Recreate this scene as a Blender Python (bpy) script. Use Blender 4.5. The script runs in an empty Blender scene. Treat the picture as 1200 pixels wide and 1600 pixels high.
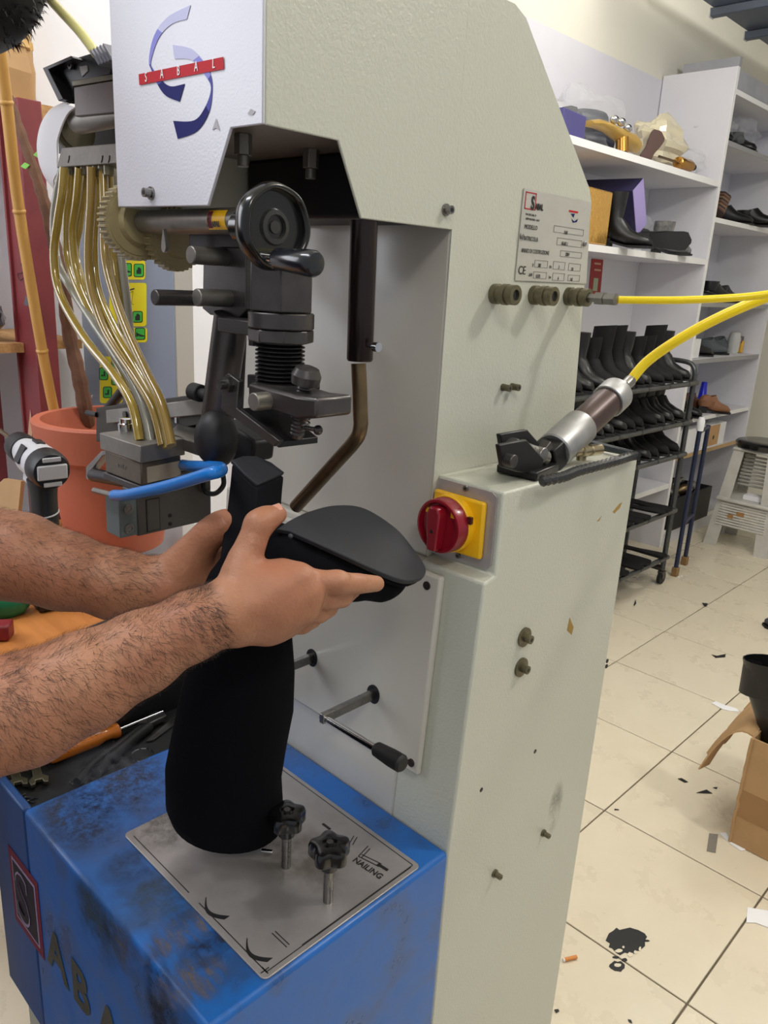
import bpy, bmesh, math, random
import numpy as np
from mathutils import Vector, Matrix, Euler
random.seed(7)
scene = bpy.context.scene
COL = scene.collection

# ---------------------------------------------------------------- camera
CAM = np.array([0.0, 0.0, 1.47])
FPX = 1214.0
ROT = np.array([[0.71296336, 0.23887728, -0.65925783],
                [0.69921958, -0.17156291, 0.69401596],
                [0.05268045, -0.95577393, -0.28934575]])
cd = bpy.data.cameras.new('camera')
cd.sensor_fit = 'AUTO'; cd.sensor_width = 36.0; cd.lens = 36.0 * FPX / 1600.0
cd.clip_start = 0.02; cd.clip_end = 60
cam = bpy.data.objects.new('camera', cd); COL.objects.link(cam)
_x, _y, _z = ROT[:, 0], -ROT[:, 1], -ROT[:, 2]
cam.matrix_world = Matrix(((_x[0], _y[0], _z[0], CAM[0]), (_x[1], _y[1], _z[1], CAM[1]),
                           (_x[2], _y[2], _z[2], CAM[2]), (0, 0, 0, 1)))
scene.camera = cam

# ---------------------------------------------------------------- light and exposure
w = bpy.data.worlds.new('world'); scene.world = w; w.use_nodes = True
w.node_tree.nodes['Background'].inputs[0].default_value = (0.93, 0.96, 1.0, 1)
w.node_tree.nodes['Background'].inputs[1].default_value = 0.42
scene.view_settings.view_transform = 'Standard'
scene.view_settings.look = 'None'
scene.view_settings.exposure = 0.0
scene.view_settings.gamma = 1.0
scene.view_settings.use_curve_mapping = False

def lamp(name, loc, size, power, color, target=None):
    l = bpy.data.lights.new(name, 'AREA'); l.shape = 'RECTANGLE'
    l.size, l.size_y = size; l.energy = power; l.color = color
    o = bpy.data.objects.new(name, l); COL.objects.link(o); o.location = loc
    if target is not None:
        o.rotation_euler = (Vector(target) - Vector(loc)).to_track_quat('-Z', 'Y').to_euler()
    return o
def bulb(name, loc, power, color, size=0.10):
    l = bpy.data.lights.new(name, 'POINT'); l.energy = power; l.color = color; l.shadow_soft_size = size
    o = bpy.data.objects.new(name, l); COL.objects.link(o); o.location = loc; return o
bulb('ceiling_lamp', (0.62, 1.95, 2.95), 58, (1.0, 0.97, 0.92), 0.09)
bulb('ceiling_lamp', (-0.75, 3.6, 3.0), 70, (1.0, 0.98, 0.95), 0.22)
bulb('ceiling_lamp', (-1.35, 1.6, 2.95), 27, (1.0, 0.98, 0.97), 0.18)
bulb('ceiling_lamp', (1.0, -0.5, 3.0), 40, (1.0, 0.97, 0.91), 0.2)
lamp('ceiling_lamp', (-1.15, -0.35, 2.95), (1.2, 0.25), 20, (0.92, 0.95, 1.0))
# unseen cool area lamp at the left lights the front faces; no opening is built
lamp('left_area_lamp', (-2.15, -0.55, 1.75), (0.9, 1.2), 17, (0.90, 0.94, 1.0), target=(-0.6, 0.5, 1.25))

# ---------------------------------------------------------------- helpers
def s2l(c):
    return tuple(((x / 255.0) / 12.92 if x / 255.0 <= 0.04045 else ((x / 255.0 + 0.055) / 1.055) ** 2.4) for x in c)

def at(u, v, ax, val):
    """point of the plane AX = VAL that the photograph shows at (u, v); used only with measured planes"""
    k = 'XYZ'.index(ax)
    w_ = ROT @ np.array([u - 600.0, v - 800.0, FPX])
    return Vector(CAM + w_ * ((val - CAM[k]) / w_[k]))

def dp(u, v, depth):
    return Vector(CAM + (ROT @ np.array([u - 600.0, v - 800.0, FPX])) * (depth / FPX))

_M = {}
def mat(name, rgb, rough=0.5, metal=0.0, var=0.0, vscale=6.0, bump=0.0, bscale=80.0, rgb2=None, spec=0.5,
        coat=0.0, trans=0.0, sheen=0.0, rand=0.0, stretch=None, thr=None, sss=0.0, rvar=0.0, emit=0.0):
    if name in _M: return _M[name]
    m = bpy.data.materials.new(name); m.use_nodes = True; _M[name] = m
    nt = m.node_tree; N = nt.nodes; L = nt.links; b = N['Principled BSDF']
    c1 = s2l(rgb) + (1,)
    b.inputs['Base Color'].default_value = c1
    b.inputs['Roughness'].default_value = rough
    b.inputs['Metallic'].default_value = metal
    b.inputs['Specular IOR Level'].default_value = spec
    b.inputs['Coat Weight'].default_value = coat
    b.inputs['Transmission Weight'].default_value = trans
    b.inputs['Sheen Weight'].default_value = sheen
    if sss:
        b.inputs['Subsurface Weight'].default_value = sss
        b.inputs['Subsurface Radius'].default_value = (0.012, 0.004, 0.002)
        b.inputs['Subsurface Scale'].default_value = 1.0
    if emit:
        b.inputs['Emission Color'].default_value = c1; b.inputs['Emission Strength'].default_value = emit
    tc = N.new('ShaderNodeTexCoord'); src = tc.outputs['Object']
    if stretch:
        mp = N.new('ShaderNodeMapping'); mp.inputs['Scale'].default_value = stretch
        L.new(src, mp.inputs['Vector']); src = mp.outputs['Vector']
    col = None
    if var > 0:
        nz = N.new('ShaderNodeTexNoise'); nz.inputs['Scale'].default_value = vscale; nz.inputs['Detail'].default_value = 6
        nz.inputs['Roughness'].default_value = 0.62
        L.new(src, nz.inputs['Vector'])
        rp = N.new('ShaderNodeValToRGB'); L.new(nz.outputs['Fac'], rp.inputs['Fac'])
        lo, hi = thr if thr else (0.35, 0.68)
        rp.color_ramp.elements[0].position = lo; rp.color_ramp.elements[1].position = hi
        c2 = s2l(rgb2) if rgb2 else tuple(x * (1 - var) for x in c1[:3])
        mixc = tuple(c1[i] * (1 - var) + c2[i] * var for i in range(3)) if rgb2 else c2
        rp.color_ramp.elements[0].color = tuple(mixc) + (1,); rp.color_ramp.elements[1].color = c1
        col = rp.outputs['Color']
        if rvar:
            mr = N.new('ShaderNodeMapRange'); L.new(nz.outputs['Fac'], mr.inputs['Value'])
            mr.inputs['From Min'].default_value = 0.3; mr.inputs['From Max'].default_value = 0.7
            mr.inputs['To Min'].default_value = max(0.02, rough - rvar); mr.inputs['To Max'].default_value = min(1, rough + rvar)
            L.new(mr.outputs['Result'], b.inputs['Roughness'])
    if rand > 0:
        oi = N.new('ShaderNodeObjectInfo'); hs = N.new('ShaderNodeHueSaturation')
        mr = N.new('ShaderNodeMapRange'); L.new(oi.outputs['Random'], mr.inputs['Value'])
        mr.inputs['To Min'].default_value = 1 - rand; mr.inputs['To Max'].default_value = 1 + rand
        L.new(mr.outputs['Result'], hs.inputs['Value'])
        if col is not None: L.new(col, hs.inputs['Color'])
        else: hs.inputs['Color'].default_value = c1
        col = hs.outputs['Color']
    if col is not None: L.new(col, b.inputs['Base Color'])
    if bump > 0:
        n2 = N.new('ShaderNodeTexNoise'); n2.inputs['Scale'].default_value = bscale; n2.inputs['Detail'].default_value = 3
        L.new(src, n2.inputs['Vector'])
        bp = N.new('ShaderNodeBump'); bp.inputs['Strength'].default_value = bump; bp.inputs['Distance'].default_value = 0.002
        L.new(n2.outputs['Fac'], bp.inputs['Height']); L.new(bp.outputs['Normal'], b.inputs['Normal'])
    return m

def fit(v):
    return v if isinstance(v, Vector) else Vector(v)

def frame(d, up=None):
    d = fit(d).normalized()
    u = fit(up) if up is not None else (Vector((0, 0, 1)) if abs(d.z) < 0.9 else Vector((0, 1, 0)))
    x = u.cross(d)
    if x.length < 1e-6: x = Vector((1, 0, 0)).cross(d)
    x.normalize(); y = d.cross(x)
    return x, y, d

def spline(pts, n=8):
    P = [fit(p) for p in pts]; out = []
    for i in range(len(P) - 1):
        p0 = P[max(i - 1, 0)]; p1 = P[i]; p2 = P[i + 1]; p3 = P[min(i + 2, len(P) - 1)]
        for k in range(n):
            t = k / n
            out.append(0.5 * ((2 * p1) + (p2 - p0) * t + (2 * p0 - 5 * p1 + 4 * p2 - p3) * t * t + (3 * p1 - p0 - 3 * p2 + p3) * t ** 3))
    out.append(P[-1]); return out

def root_pos(o):
    p = Vector((0, 0, 0))
    while o is not None:
        p += o.location; o = o.parent
    return p

class G:
    """collects shapes in world (or local) coordinates and links them as one mesh object"""
    def __init__(s): s.v = []; s.f = []; s.mi = []; s.cur = 0
    def add(s, vs, fs):
        o = len(s.v); s.v += [tuple(p) for p in vs]
        s.f += [tuple(o + i for i in f) for f in fs]; s.mi += [s.cur] * len(fs); return s
    def use(s, i): s.cur = i; return s
    def box(s, lo, hi):
        x0, y0, z0 = lo; x1, y1, z1 = hi
        return s.add([(x0, y0, z0), (x1, y0, z0), (x1, y1, z0), (x0, y1, z0), (x0, y0, z1), (x1, y0, z1), (x1, y1, z1), (x0, y1, z1)],
                     [(3, 2, 1, 0), (4, 5, 6, 7), (0, 1, 5, 4), (1, 2, 6, 5), (2, 3, 7, 6), (3, 0, 4, 7)])
    def obox(s, c, ax, ay, az, size):
        c = fit(c); ax, ay, az = fit(ax).normalized(), fit(ay).normalized(), fit(az).normalized()
        hx, hy, hz = size[0] / 2, size[1] / 2, size[2] / 2
        vs = [c + ax * hx * i + ay * hy * j + az * hz * k for k in (-1, 1) for i, j in ((-1, -1), (1, -1), (1, 1), (-1, 1))]
        return s.add(vs, [(3, 2, 1, 0), (4, 5, 6, 7), (0, 1, 5, 4), (1, 2, 6, 5), (2, 3, 7, 6), (3, 0, 4, 7)])
    def rbox(s, c, size, rz=0, rx=0, ry=0):
        R = Euler((rx, ry, rz)).to_matrix()
        return s.obox(c, R @ Vector((1, 0, 0)), R @ Vector((0, 1, 0)), R @ Vector((0, 0, 1)), size)
    def prism(s, poly, vec):
        P = [fit(p) for p in poly]; vec = fit(vec); n = len(P)
        nrm = Vector((0, 0, 0))
        for i in range(n): nrm += P[i].cross(P[(i + 1) % n])
        if nrm.dot(vec) > 0: P = P[::-1]
        fs = [tuple(range(n)), tuple(range(2 * n - 1, n - 1, -1))] + [((i + 1) % n, i, n + i, n + (i + 1) % n) for i in range(n)]
        return s.add(P + [p + vec for p in P], fs)
    def lathe(s, p0, d, prof, n=20, up=None, a0=0.0, wob=None):
        x, y, d = frame(d, up); p0 = fit(p0); vs = []; fs = []
        for k, (t, r) in enumerate(prof):
            for i in range(n):
                a = a0 + 2 * math.pi * i / n
                rr = r * (wob(a, t) if wob else 1)
                vs.append(p0 + d * t + (x * math.cos(a) + y * math.sin(a)) * rr)
        for k in range(len(prof) - 1):
            for i in range(n):
                j = (i + 1) % n; fs.append((k * n + i, k * n + j, (k + 1) * n + j, (k + 1) * n + i))
        fs.append(tuple(range(n - 1, -1, -1))); fs.append(tuple((len(prof) - 1) * n + i for i in range(n)))
        return s.add(vs, fs)
    def cyl(s, p0, p1, r, r1=None, n=16, a0=0.0, up=None):
        p0, p1 = fit(p0), fit(p1); d = p1 - p0
        return s.lathe(p0, d, [(0, r), (d.length, r if r1 is None else r1)], n, up, a0)
    def tube(s, pts, r, n=8):
        P = [fit(p) for p in pts]; m = len(P); vs = []; fs = []
        T = [(P[min(i + 1, m - 1)] - P[max(i - 1, 0)]).normalized() for i in range(m)]
        x, y, _ = frame(T[0])
        for i in range(m):
            x = (x - T[i] * x.dot(T[i])).normalized(); y = T[i].cross(x)
            rr = r[i] if isinstance(r, (list, tuple)) else r
            for k in range(n):
                a = 2 * math.pi * k / n; vs.append(P[i] + (x * math.cos(a) + y * math.sin(a)) * rr)
        for i in range(m - 1):
            for k in range(n):
                j = (k + 1) % n; fs.append((i * n + k, i * n + j, (i + 1) * n + j, (i + 1) * n + k))
        fs.append(tuple(range(n - 1, -1, -1))); fs.append(tuple((m - 1) * n + k for k in range(n)))
        return s.add(vs, fs)
    def loft(s, rings, cap=True):
        n = len(rings[0]); vs = [fit(p) for r in rings for p in r]; fs = []
        for i in range(len(rings) - 1):
            for k in range(n):
                j = (k + 1) % n; fs.append((i * n + k, i * n + j, (i + 1) * n + j, (i + 1) * n + k))
        if cap:
            fs.append(tuple(range(n - 1, -1, -1))); fs.append(tuple((len(rings) - 1) * n + k for k in range(n)))
        return s.add(vs, fs)
    def ell(s, c, r, n=16, m=10, R=None, fn=None):
        c = fit(c); vs = []; fs = []
        for i in range(m + 1):
            th = math.pi * i / m
            for k in range(n):
                a = 2 * math.pi * k / n
                p = Vector((math.sin(th) * math.cos(a), math.sin(th) * math.sin(a), math.cos(th)))
                if fn: p = p * fn(p)
                p = Vector((p.x * r[0], p.y * r[1], p.z * r[2]))
                if R is not None: p = R @ p
                vs.append(c + p)
        for i in range(m):
            for k in range(n):
                j = (k + 1) % n; fs.append((i * n + k, (i + 1) * n + k, (i + 1) * n + j, i * n + j))
        return s.add(vs, fs)
    def sheet(s, fn, nu, nv, th):
        """surface fn(u, v) -> point, given thickness th along its normal"""
        P = [[fit(fn(i / nu, j / nv)) for j in range(nv + 1)] for i in range(nu + 1)]
        top = []; bot = []
        for i in range(nu + 1):
            for j in range(nv + 1):
                du = P[min(i + 1, nu)][j] - P[max(i - 1, 0)][j]; dv = P[i][min(j + 1, nv)] - P[i][max(j - 1, 0)]
                nn = du.cross(dv); nn = nn.normalized() if nn.length > 1e-9 else Vector((0, 0, 1))
                top.append(P[i][j] + nn * th / 2); bot.append(P[i][j] - nn * th / 2)
        w_ = nv + 1; o = len(top); fs = []
        for i in range(nu):
            for j in range(nv):
                a, b, c, d = i * w_ + j, (i + 1) * w_ + j, (i + 1) * w_ + j + 1, i * w_ + j + 1
                fs += [(a, b, c, d), (o + d, o + c, o + b, o + a)]
        for i in range(nu):
            fs += [(i * w_, o + i * w_, o + (i + 1) * w_, (i + 1) * w_), ((i + 1) * w_ + nv, o + (i + 1) * w_ + nv, o + i * w_ + nv, i * w_ + nv)]
        for j in range(nv):
            fs += [(j + 1, o + j + 1, o + j, j), (nu * w_ + j, o + nu * w_ + j, o + nu * w_ + j + 1, nu * w_ + j + 1)]
        return s.add(top + bot, fs)
    def build(s, name, m, parent=None, bevel=0.0, smooth=35, seg=2, subsurf=0, **tags):
        off = root_pos(parent) if parent is not None else Vector((0, 0, 0))
        me = bpy.data.meshes.new(name)
        me.from_pydata([(p[0] - off.x, p[1] - off.y, p[2] - off.z) for p in s.v], [], s.f)
        for mm in (m if isinstance(m, (list, tuple)) else [m]): me.materials.append(mm)
        if s.cur or any(s.mi):
            me.polygons.foreach_set('material_index', s.mi)
        bm = bmesh.new(); bm.from_mesh(me)
        bmesh.ops.remove_doubles(bm, verts=bm.verts, dist=1e-7)
        bmesh.ops.recalc_face_normals(bm, faces=bm.faces); bm.to_mesh(me); bm.free()
        if smooth:
            me.shade_smooth()
            me.set_sharp_from_angle(angle=math.radians(smooth))
        o = bpy.data.objects.new(name, me); COL.objects.link(o)
        if parent is not None: o.parent = parent
        if bevel > 0:
            b = o.modifiers.new('bevel', 'BEVEL'); b.width = bevel; b.segments = seg; b.limit_method = 'ANGLE'; b.angle_limit = math.radians(40)
            b.harden_normals = False
        if subsurf:
            q = o.modifiers.new('subsurf', 'SUBSURF'); q.levels = subsurf; q.render_levels = subsurf
        for k, v in tags.items(): o[k] = v
        return o

def thing(name, label, cat, loc=(0, 0, 0), group=None):
    o = bpy.data.objects.new(name, None); COL.objects.link(o); o.location = loc
    o.empty_display_size = 0.05
    o['label'] = label; o['category'] = cat
    if group: o['group'] = group
    return o
def tag(o, label, cat, group=None):
    o['label'] = label; o['category'] = cat
    if group: o['group'] = group
    return o
def dup(r, loc, rz=0.0, label=None, scale=1.0, rx=0.0, ry=0.0):
    c = r.copy(); COL.objects.link(c); c.location = loc; c.rotation_euler = (rx, ry, rz); c.scale = (scale,) * 3
    if label: c['label'] = label
    for ch in r.children:
        d = ch.copy(); COL.objects.link(d); d.parent = c
        for g in ch.children:
            e = g.copy(); COL.objects.link(e); e.parent = d
    return c

def text(s, origin, xd, yd, size, m, parent, name='lettering', sx=1.0, bold=0.0, spacing=1.0, lift=0.0004, label=None, shear=0.0):
    cu = bpy.data.curves.new('txt', 'FONT'); cu.body = s; cu.size = size; cu.space_character = spacing; cu.offset = bold; cu.shear = shear
    cu.extrude = 0.00012; cu.resolution_u = 3
    t = bpy.data.objects.new('txt', cu); COL.objects.link(t)
    me = bpy.data.meshes.new_from_object(t.evaluated_get(bpy.context.evaluated_depsgraph_get()))
    bpy.data.objects.remove(t); bpy.data.curves.remove(cu)
    xd, yd = fit(xd).normalized(), fit(yd).normalized(); zd = xd.cross(yd).normalized()
    off = root_pos(parent); o3 = fit(origin) - off
    for v in me.vertices:
        p = v.co.copy(); v.co = o3 + xd * p.x * sx + yd * p.y + zd * (p.z + lift)
    me.name = name; me.materials.clear(); me.materials.append(m)
    o = bpy.data.objects.new(name, me); COL.objects.link(o); o.parent = parent
    if label: o['label'] = label
    return o

X3, Y3, Z3 = Vector((1, 0, 0)), Vector((0, 1, 0)), Vector((0, 0, 1))

# ---------------------------------------------------------------- common materials
PAINT = mat('machine_paint', (200, 201, 188), 0.36, var=0.05, vscale=5, bump=0.32, bscale=300, rgb2=(178, 177, 160))
PAINTG = mat('machine_paint_gloss', (206, 202, 192), 0.20, var=0.05, vscale=4, bump=0.02, bscale=30, spec=0.6)
WHITEP = mat('white_paint', (222, 221, 226), 0.42, bump=0.10, bscale=420)
BLUE = mat('blue_paint', (30, 102, 184), 0.33, var=0.6, vscale=11, rgb2=(56, 66, 88), thr=(0.36, 0.54), bump=0.03, bscale=200, rvar=0.12)
DARK = mat('dark_steel', (92, 88, 88), 0.34, metal=0.75, var=0.25, vscale=30, bump=0.02, bscale=150)
BLACKM = mat('black_steel', (46, 44, 46), 0.36, metal=0.55, var=0.2, vscale=40)
STEEL = mat('steel', (150, 148, 146), 0.30, metal=0.95, var=0.25, vscale=25, rvar=0.1)
CHROME = mat('chrome', (205, 205, 208), 0.12, metal=1.0)
GREYM = mat('grey_metal', (146, 142, 136), 0.42, metal=0.7, var=0.3, vscale=22, bump=0.02)
BLACKP = mat('black_plastic', (14, 14, 15), 0.22, spec=0.5, coat=0.3)
BLACKR = mat('black_rubber', (20, 20, 21), 0.6)
BRASS = mat('worn_brass_steel', (132, 112, 84), 0.32, metal=0.85, var=0.4, vscale=18)
DIRTYBRASS = mat('dirty_brass', (128, 122, 100), 0.4, metal=0.8, var=0.35, vscale=60)
RED = mat('sign_red', (190, 32, 44), 0.6, spec=0.2)
NAVY = mat('logo_navy', (26, 30, 100), 0.6, spec=0.15)
LILAC = mat('logo_lilac', (168, 168, 226), 0.45)
INK = mat('ink_black', (22, 22, 24), 0.5)
WHITEI = mat('ink_white', (240, 240, 240), 0.5)
YEL = mat('yellow_plastic', (246, 190, 22), 0.35)
DRED = mat('switch_red', (140, 14, 34), 0.28, coat=0.2)
CLOTH = mat('black_fabric', (9, 9, 14), 0.95, spec=0.12, bump=0.12, bscale=900)
SOLE = mat('dark_rubber_sole', (40, 42, 48), 0.6, spec=0.35, bump=0.04, bscale=600)
LEATHER = mat('black_leather', (20, 19, 20), 0.38, var=0.25, vscale=12, bump=0.06, bscale=180)
SUEDE = mat('dark_grey_suede', (27, 25, 26), 0.7, var=0.3, vscale=9, spec=0.25)
SHELFW = mat('white_melamine', (222, 221, 226), 0.5, var=0.10, vscale=4, rgb2=(190, 188, 192))
EDGE = mat('white_shelf_edge', (240, 239, 238), 0.45)
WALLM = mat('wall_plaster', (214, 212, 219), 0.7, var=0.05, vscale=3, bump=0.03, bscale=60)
WALLC = mat('cream_wall', (228, 224, 210), 0.7, var=0.04, vscale=2)
CARD = mat('cardboard', (184, 148, 104), 0.75, var=0.12, vscale=9, bump=0.04, bscale=120)
PAPER = mat('white_paper', (236, 236, 240), 0.6)
def plastic_film(name='clear_plastic_film', rgb=(225, 228, 232), a=0.17):
    if name in _M: return _M[name]
    m = mat(name, rgb, 0.12, spec=0.8, bump=0.6, bscale=45)
    m.node_tree.nodes['Principled BSDF'].inputs['Alpha'].default_value = a
    return m
FILM = plastic_film()

def grease(name, rgb, scale=30.0, amount=0.6, stretch=(1, 1, 1)):
    m = mat(name, rgb, 0.6)
    N, L = m.node_tree.nodes, m.node_tree.links; b = N['Principled BSDF']
    tc = N.new('ShaderNodeTexCoord'); mp = N.new('ShaderNodeMapping'); mp.inputs['Scale'].default_value = stretch
    L.new(tc.outputs['Object'], mp.inputs['Vector'])
    nz = N.new('ShaderNodeTexNoise'); nz.inputs['Scale'].default_value = scale; nz.inputs['Detail'].default_value = 8; nz.inputs['Roughness'].default_value = 0.7
    L.new(mp.outputs['Vector'], nz.inputs['Vector'])
    g1 = N.new('ShaderNodeMapping'); g1.inputs['Location'].default_value = (-1, -1, -1); g1.inputs['Scale'].default_value = (2, 2, 2)
    L.new(tc.outputs['Generated'], g1.inputs['Vector'])
    at_ = N.new('ShaderNodeAttribute'); at_.attribute_name = 'fade'
    mr = N.new('ShaderNodeMapRange'); L.new(nz.outputs['Fac'], mr.inputs['Value']); mr.inputs['From Min'].default_value = 0.38; mr.inputs['From Max'].default_value = 0.62
    mu = N.new('ShaderNodeMath'); mu.operation = 'MULTIPLY'; L.new(mr.outputs['Result'], mu.inputs[0]); L.new(at_.outputs['Fac'], mu.inputs[1])
    m2 = N.new('ShaderNodeMath'); m2.operation = 'MULTIPLY'; m2.inputs[1].default_value = amount; L.new(mu.outputs[0], m2.inputs[0])
    L.new(m2.outputs[0], b.inputs['Alpha'])
    return m
def smear(c, ax, ay, rx, ry, m, parent, name='grease_smear'):
    """thin worn patch, fading towards its rim"""
    c, ax, ay = fit(c), fit(ax).normalized(), fit(ay).normalized(); n = 28; R_ = (0.0, 0.45, 0.75, 1.0); A_ = (1.0, 0.9, 0.5, 0.0)
    off = root_pos(parent); vs = [c - off]; fa = [1.0]; fs = []
    for k in range(1, 4):
        for i in range(n):
            q = 2 * math.pi * i / n; vs.append(c - off + ax * (rx * R_[k] * math.cos(q)) + ay * (ry * R_[k] * math.sin(q))); fa.append(A_[k])
    for i in range(n): fs.append((0, 1 + i, 1 + (i + 1) % n))
    for k in range(2):
        for i in range(n):
            j = (i + 1) % n; fs.append((1 + k * n + i, 1 + (k + 1) * n + i, 1 + (k + 1) * n + j, 1 + k * n + j))
    me = bpy.data.meshes.new(name); me.from_pydata([tuple(p) for p in vs], [], fs); me.materials.append(m)
    a = me.attributes.new('fade', 'FLOAT', 'POINT'); a.data.foreach_set('value', fa)
    o = bpy.data.objects.new(name, me); COL.objects.link(o); o.parent = parent; return o

# ---------------------------------------------------------------- the room
g = G().box((-2.6, -1.2, -0.03), (2.4, 6.4, -0.0035))
floor = g.build('floor', mat('tile_grout', (112, 100, 84), 0.8, var=0.4, vscale=8), kind='structure')
TILE = mat('cream_floor_tile', (226, 216, 194), 0.30, var=0.4, vscale=6, rgb2=(204, 191, 166), thr=(0.22, 0.80), rand=0.03, bump=0.015, bscale=40, rvar=0.08)
tm = None
tx0, ty0, ts = -0.387, 1.444, 0.450
for i in range(-5, 4):
    for j in range(-3, 11):
        cx, cy = tx0 + ts * (i + 0.5), ty0 + ts * (j + 0.5)
        if tm is None:
            h = ts / 2 - 0.0022
            t0 = G().box((-h, -h, -0.008), (h, h, 0.0)).build('floor_tile', TILE, floor, bevel=0.0015)
            tm = t0.data; t0.location = (cx, cy, 0)
        else:
            t1 = t0.copy(); COL.objects.link(t1); t1.location = (cx, cy, random.uniform(-0.0004, 0.0004))
WX = -2.25
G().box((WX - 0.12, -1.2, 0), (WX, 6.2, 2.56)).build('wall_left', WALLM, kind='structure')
G().box((WX - 0.12, -1.2, 2.56), (WX - 0.004, 6.2, 3.4)).build('wall_left_upper', WALLC, kind='structure')
G().box((WX - 0.12, 5.95, 0), (2.4, 6.1, 3.4)).build('wall_back', WALLC, kind='structure')
G().box((WX - 0.12, -1.2, 3.4), (2.4, 6.2, 3.5)).build('ceiling', WALLC, kind='structure')
# pillar on the wall behind the plant pot
gp = at(100, 480, 'X', -2.10)
PIL_Y = at(73, 400, 'X', -2.10)[1]
G().box((WX, PIL_Y, 0), (-2.10, PIL_Y + 0.55, 3.4)).build('wall_pillar', mat('pillar_white', (232, 232, 238), 0.65), kind='structure')
# corrugated metal deck under the ceiling
DECK = mat('blue_grey_deck', (112, 122, 140), 0.35, metal=0.4, var=0.15, vscale=5)
dk = thing('mezzanine_deck', 'blue-grey ribbed metal deck high above the right-hand shelves', 'metal deck', (-2.07, 4.0, 2.9))
G().box((-2.07, 3.6, 2.90), (-0.6, 5.9, 2.915)).build('deck_sheet', DECK, dk)
for k in range(5):
    y = 3.975 + 0.475 * (k)
    if y > 5.85: break
    G().prism([(-2.085, y, 2.90), (-2.085, y + 0.012, 2.862), (-2.085, y + 0.055, 2.862), (-2.085, y + 0.067, 2.90)], (1.48, 0, 0)).build('deck_rib', DECK, dk, bevel=0.004)
    G().box((-2.09, y + 0.008, 2.86), (-2.084, y + 0.06, 2.905)).build('rib_end_cap', PAPER, dk)

# ================================================================ the nailing machine
mc = thing('heel_nailing_machine', 'tall grey-green and blue heel nailing machine with yellow switch and nail tubes', 'machine', (-0.70, 0.62, 0))
XS, XC = -0.470, -0.565          # right side of the cabinet, right side of the column
# lower cabinet with the side box
G().prism([(XS, 0.640, 0), (XS, 0.641, 0.80), (XS, 0.663, 1.150), (XS, 0.683, 1.154), (XS, 0.683, 1.252), (XS, 0.992, 1.252), (XS, 0.986, 0)], (XC - XS, 0, 0)).build('side_cabinet', PAINT, mc, bevel=0.003)
G().prism([(XC, 0.640, 0), (XC, 0.641, 0.80), (XC, 0.663, 1.150), (XC, 0.986, 1.150), (XC, 0.986, 0)], (-0.40, 0, 0)).build('lower_cabinet', PAINTG, mc, bevel=0.003)
# column
G().prism([(XC, 0.675, 1.150), (XC, 0.675, 1.748), (XC, 0.750, 1.750), (XC, 0.772, 1.742), (XC, 0.942, 1.590), (XC, 0.950, 1.575), (XC, 0.982, 1.150)], (-0.40, 0, 0)).build('column', [PAINTG], mc, bevel=0.004)
G().prism([(XC + 0.0006, 0.675, 1.150), (XC + 0.0006, 0.675, 1.748), (XC + 0.0006, 0.750, 1.750), (XC + 0.0006, 0.772, 1.742), (XC + 0.0006, 0.942, 1.590), (XC + 0.0006, 0.950, 1.575), (XC + 0.0006, 0.982, 1.150)], (-0.0016, 0, 0)).build('column_side_panel', PAINT, mc)
# fixings on the right side
def washer_bolt(p, r, rb, name='side_bolt'):
    w_ = G().cyl(p, p + X3 * 0.003, r, n=24).build(name, DIRTYBRASS, mc)
    gb = G().cyl(p + X3 * 0.003, p + X3 * 0.012, rb, n=16).use(1).cyl(p + X3 * 0.0121, p + X3 * 0.0123, rb * 0.5, n=6)
    gb.build('bolt_head', [DIRTYBRASS, INK], w_, bevel=0.0008)
for u, v, r, rb in ((818, 995, 0.0125, 0.0055), (813, 1042, 0.0125, 0.0055), (848, 1301, 0.0055, 0.0038), (772, 1364, 0.0058, 0.004)):
    washer_bolt(at(u, v, 'X', XS), r, rb)
for u, v in ((785, 605), (799, 604)):
    washer_bolt(at(u, v, 'X', XC + 0.0006), 0.0045, 0.0042)
for u, v in ((836, 1174), (752, 1234), (949, 1033), (948, 1041)):
    p = at(u, v, 'X', XS); G().cyl(p - X3 * 0.001, p + X3 * 0.0003, 0.0032, n=12).build('screw_hole', INK, mc)
RUSTY = mat('ochre_scratch', (168, 134, 66), 0.6)
for pts in ([(957, 800), (968, 787), (972, 785), (968, 794), (960, 802)], [(886, 985), (890, 965), (896, 980), (893, 992)], [(932, 815), (937, 810), (940, 806), (936, 814)]):
    G().prism([at(u, v, 'X', XS + 0.0001) for u, v in pts], (0.0003, 0, 0)).build('paint_chip', RUSTY, mc)
# pneumatic couplings on the column
COUP = []
for u, v in ((772, 459), (833, 461), (887, 463)):
    p = at(u, v, 'X', XC + 0.0006); d = X3
    cpl = G().lathe(p, d, [(0, 0.0115), (0.007, 0.0115), (0.0075, 0.0102), (0.013, 0.0102), (0.0135, 0.0118), (0.020, 0.0118), (0.0205, 0.0100), (0.0225, 0.0100), (0.0230, 0.0112), (0.031, 0.0112), (0.0312, 0.0062), (0.0285, 0.0060)], 24).build('quick_coupling', DIRTYBRASS, mc, smooth=30)
    G().cyl(p + d * 0.0286, p + d * 0.0288, 0.0059, n=16).build('coupling_bore', INK, cpl)
    COUP.append(p)
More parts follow.
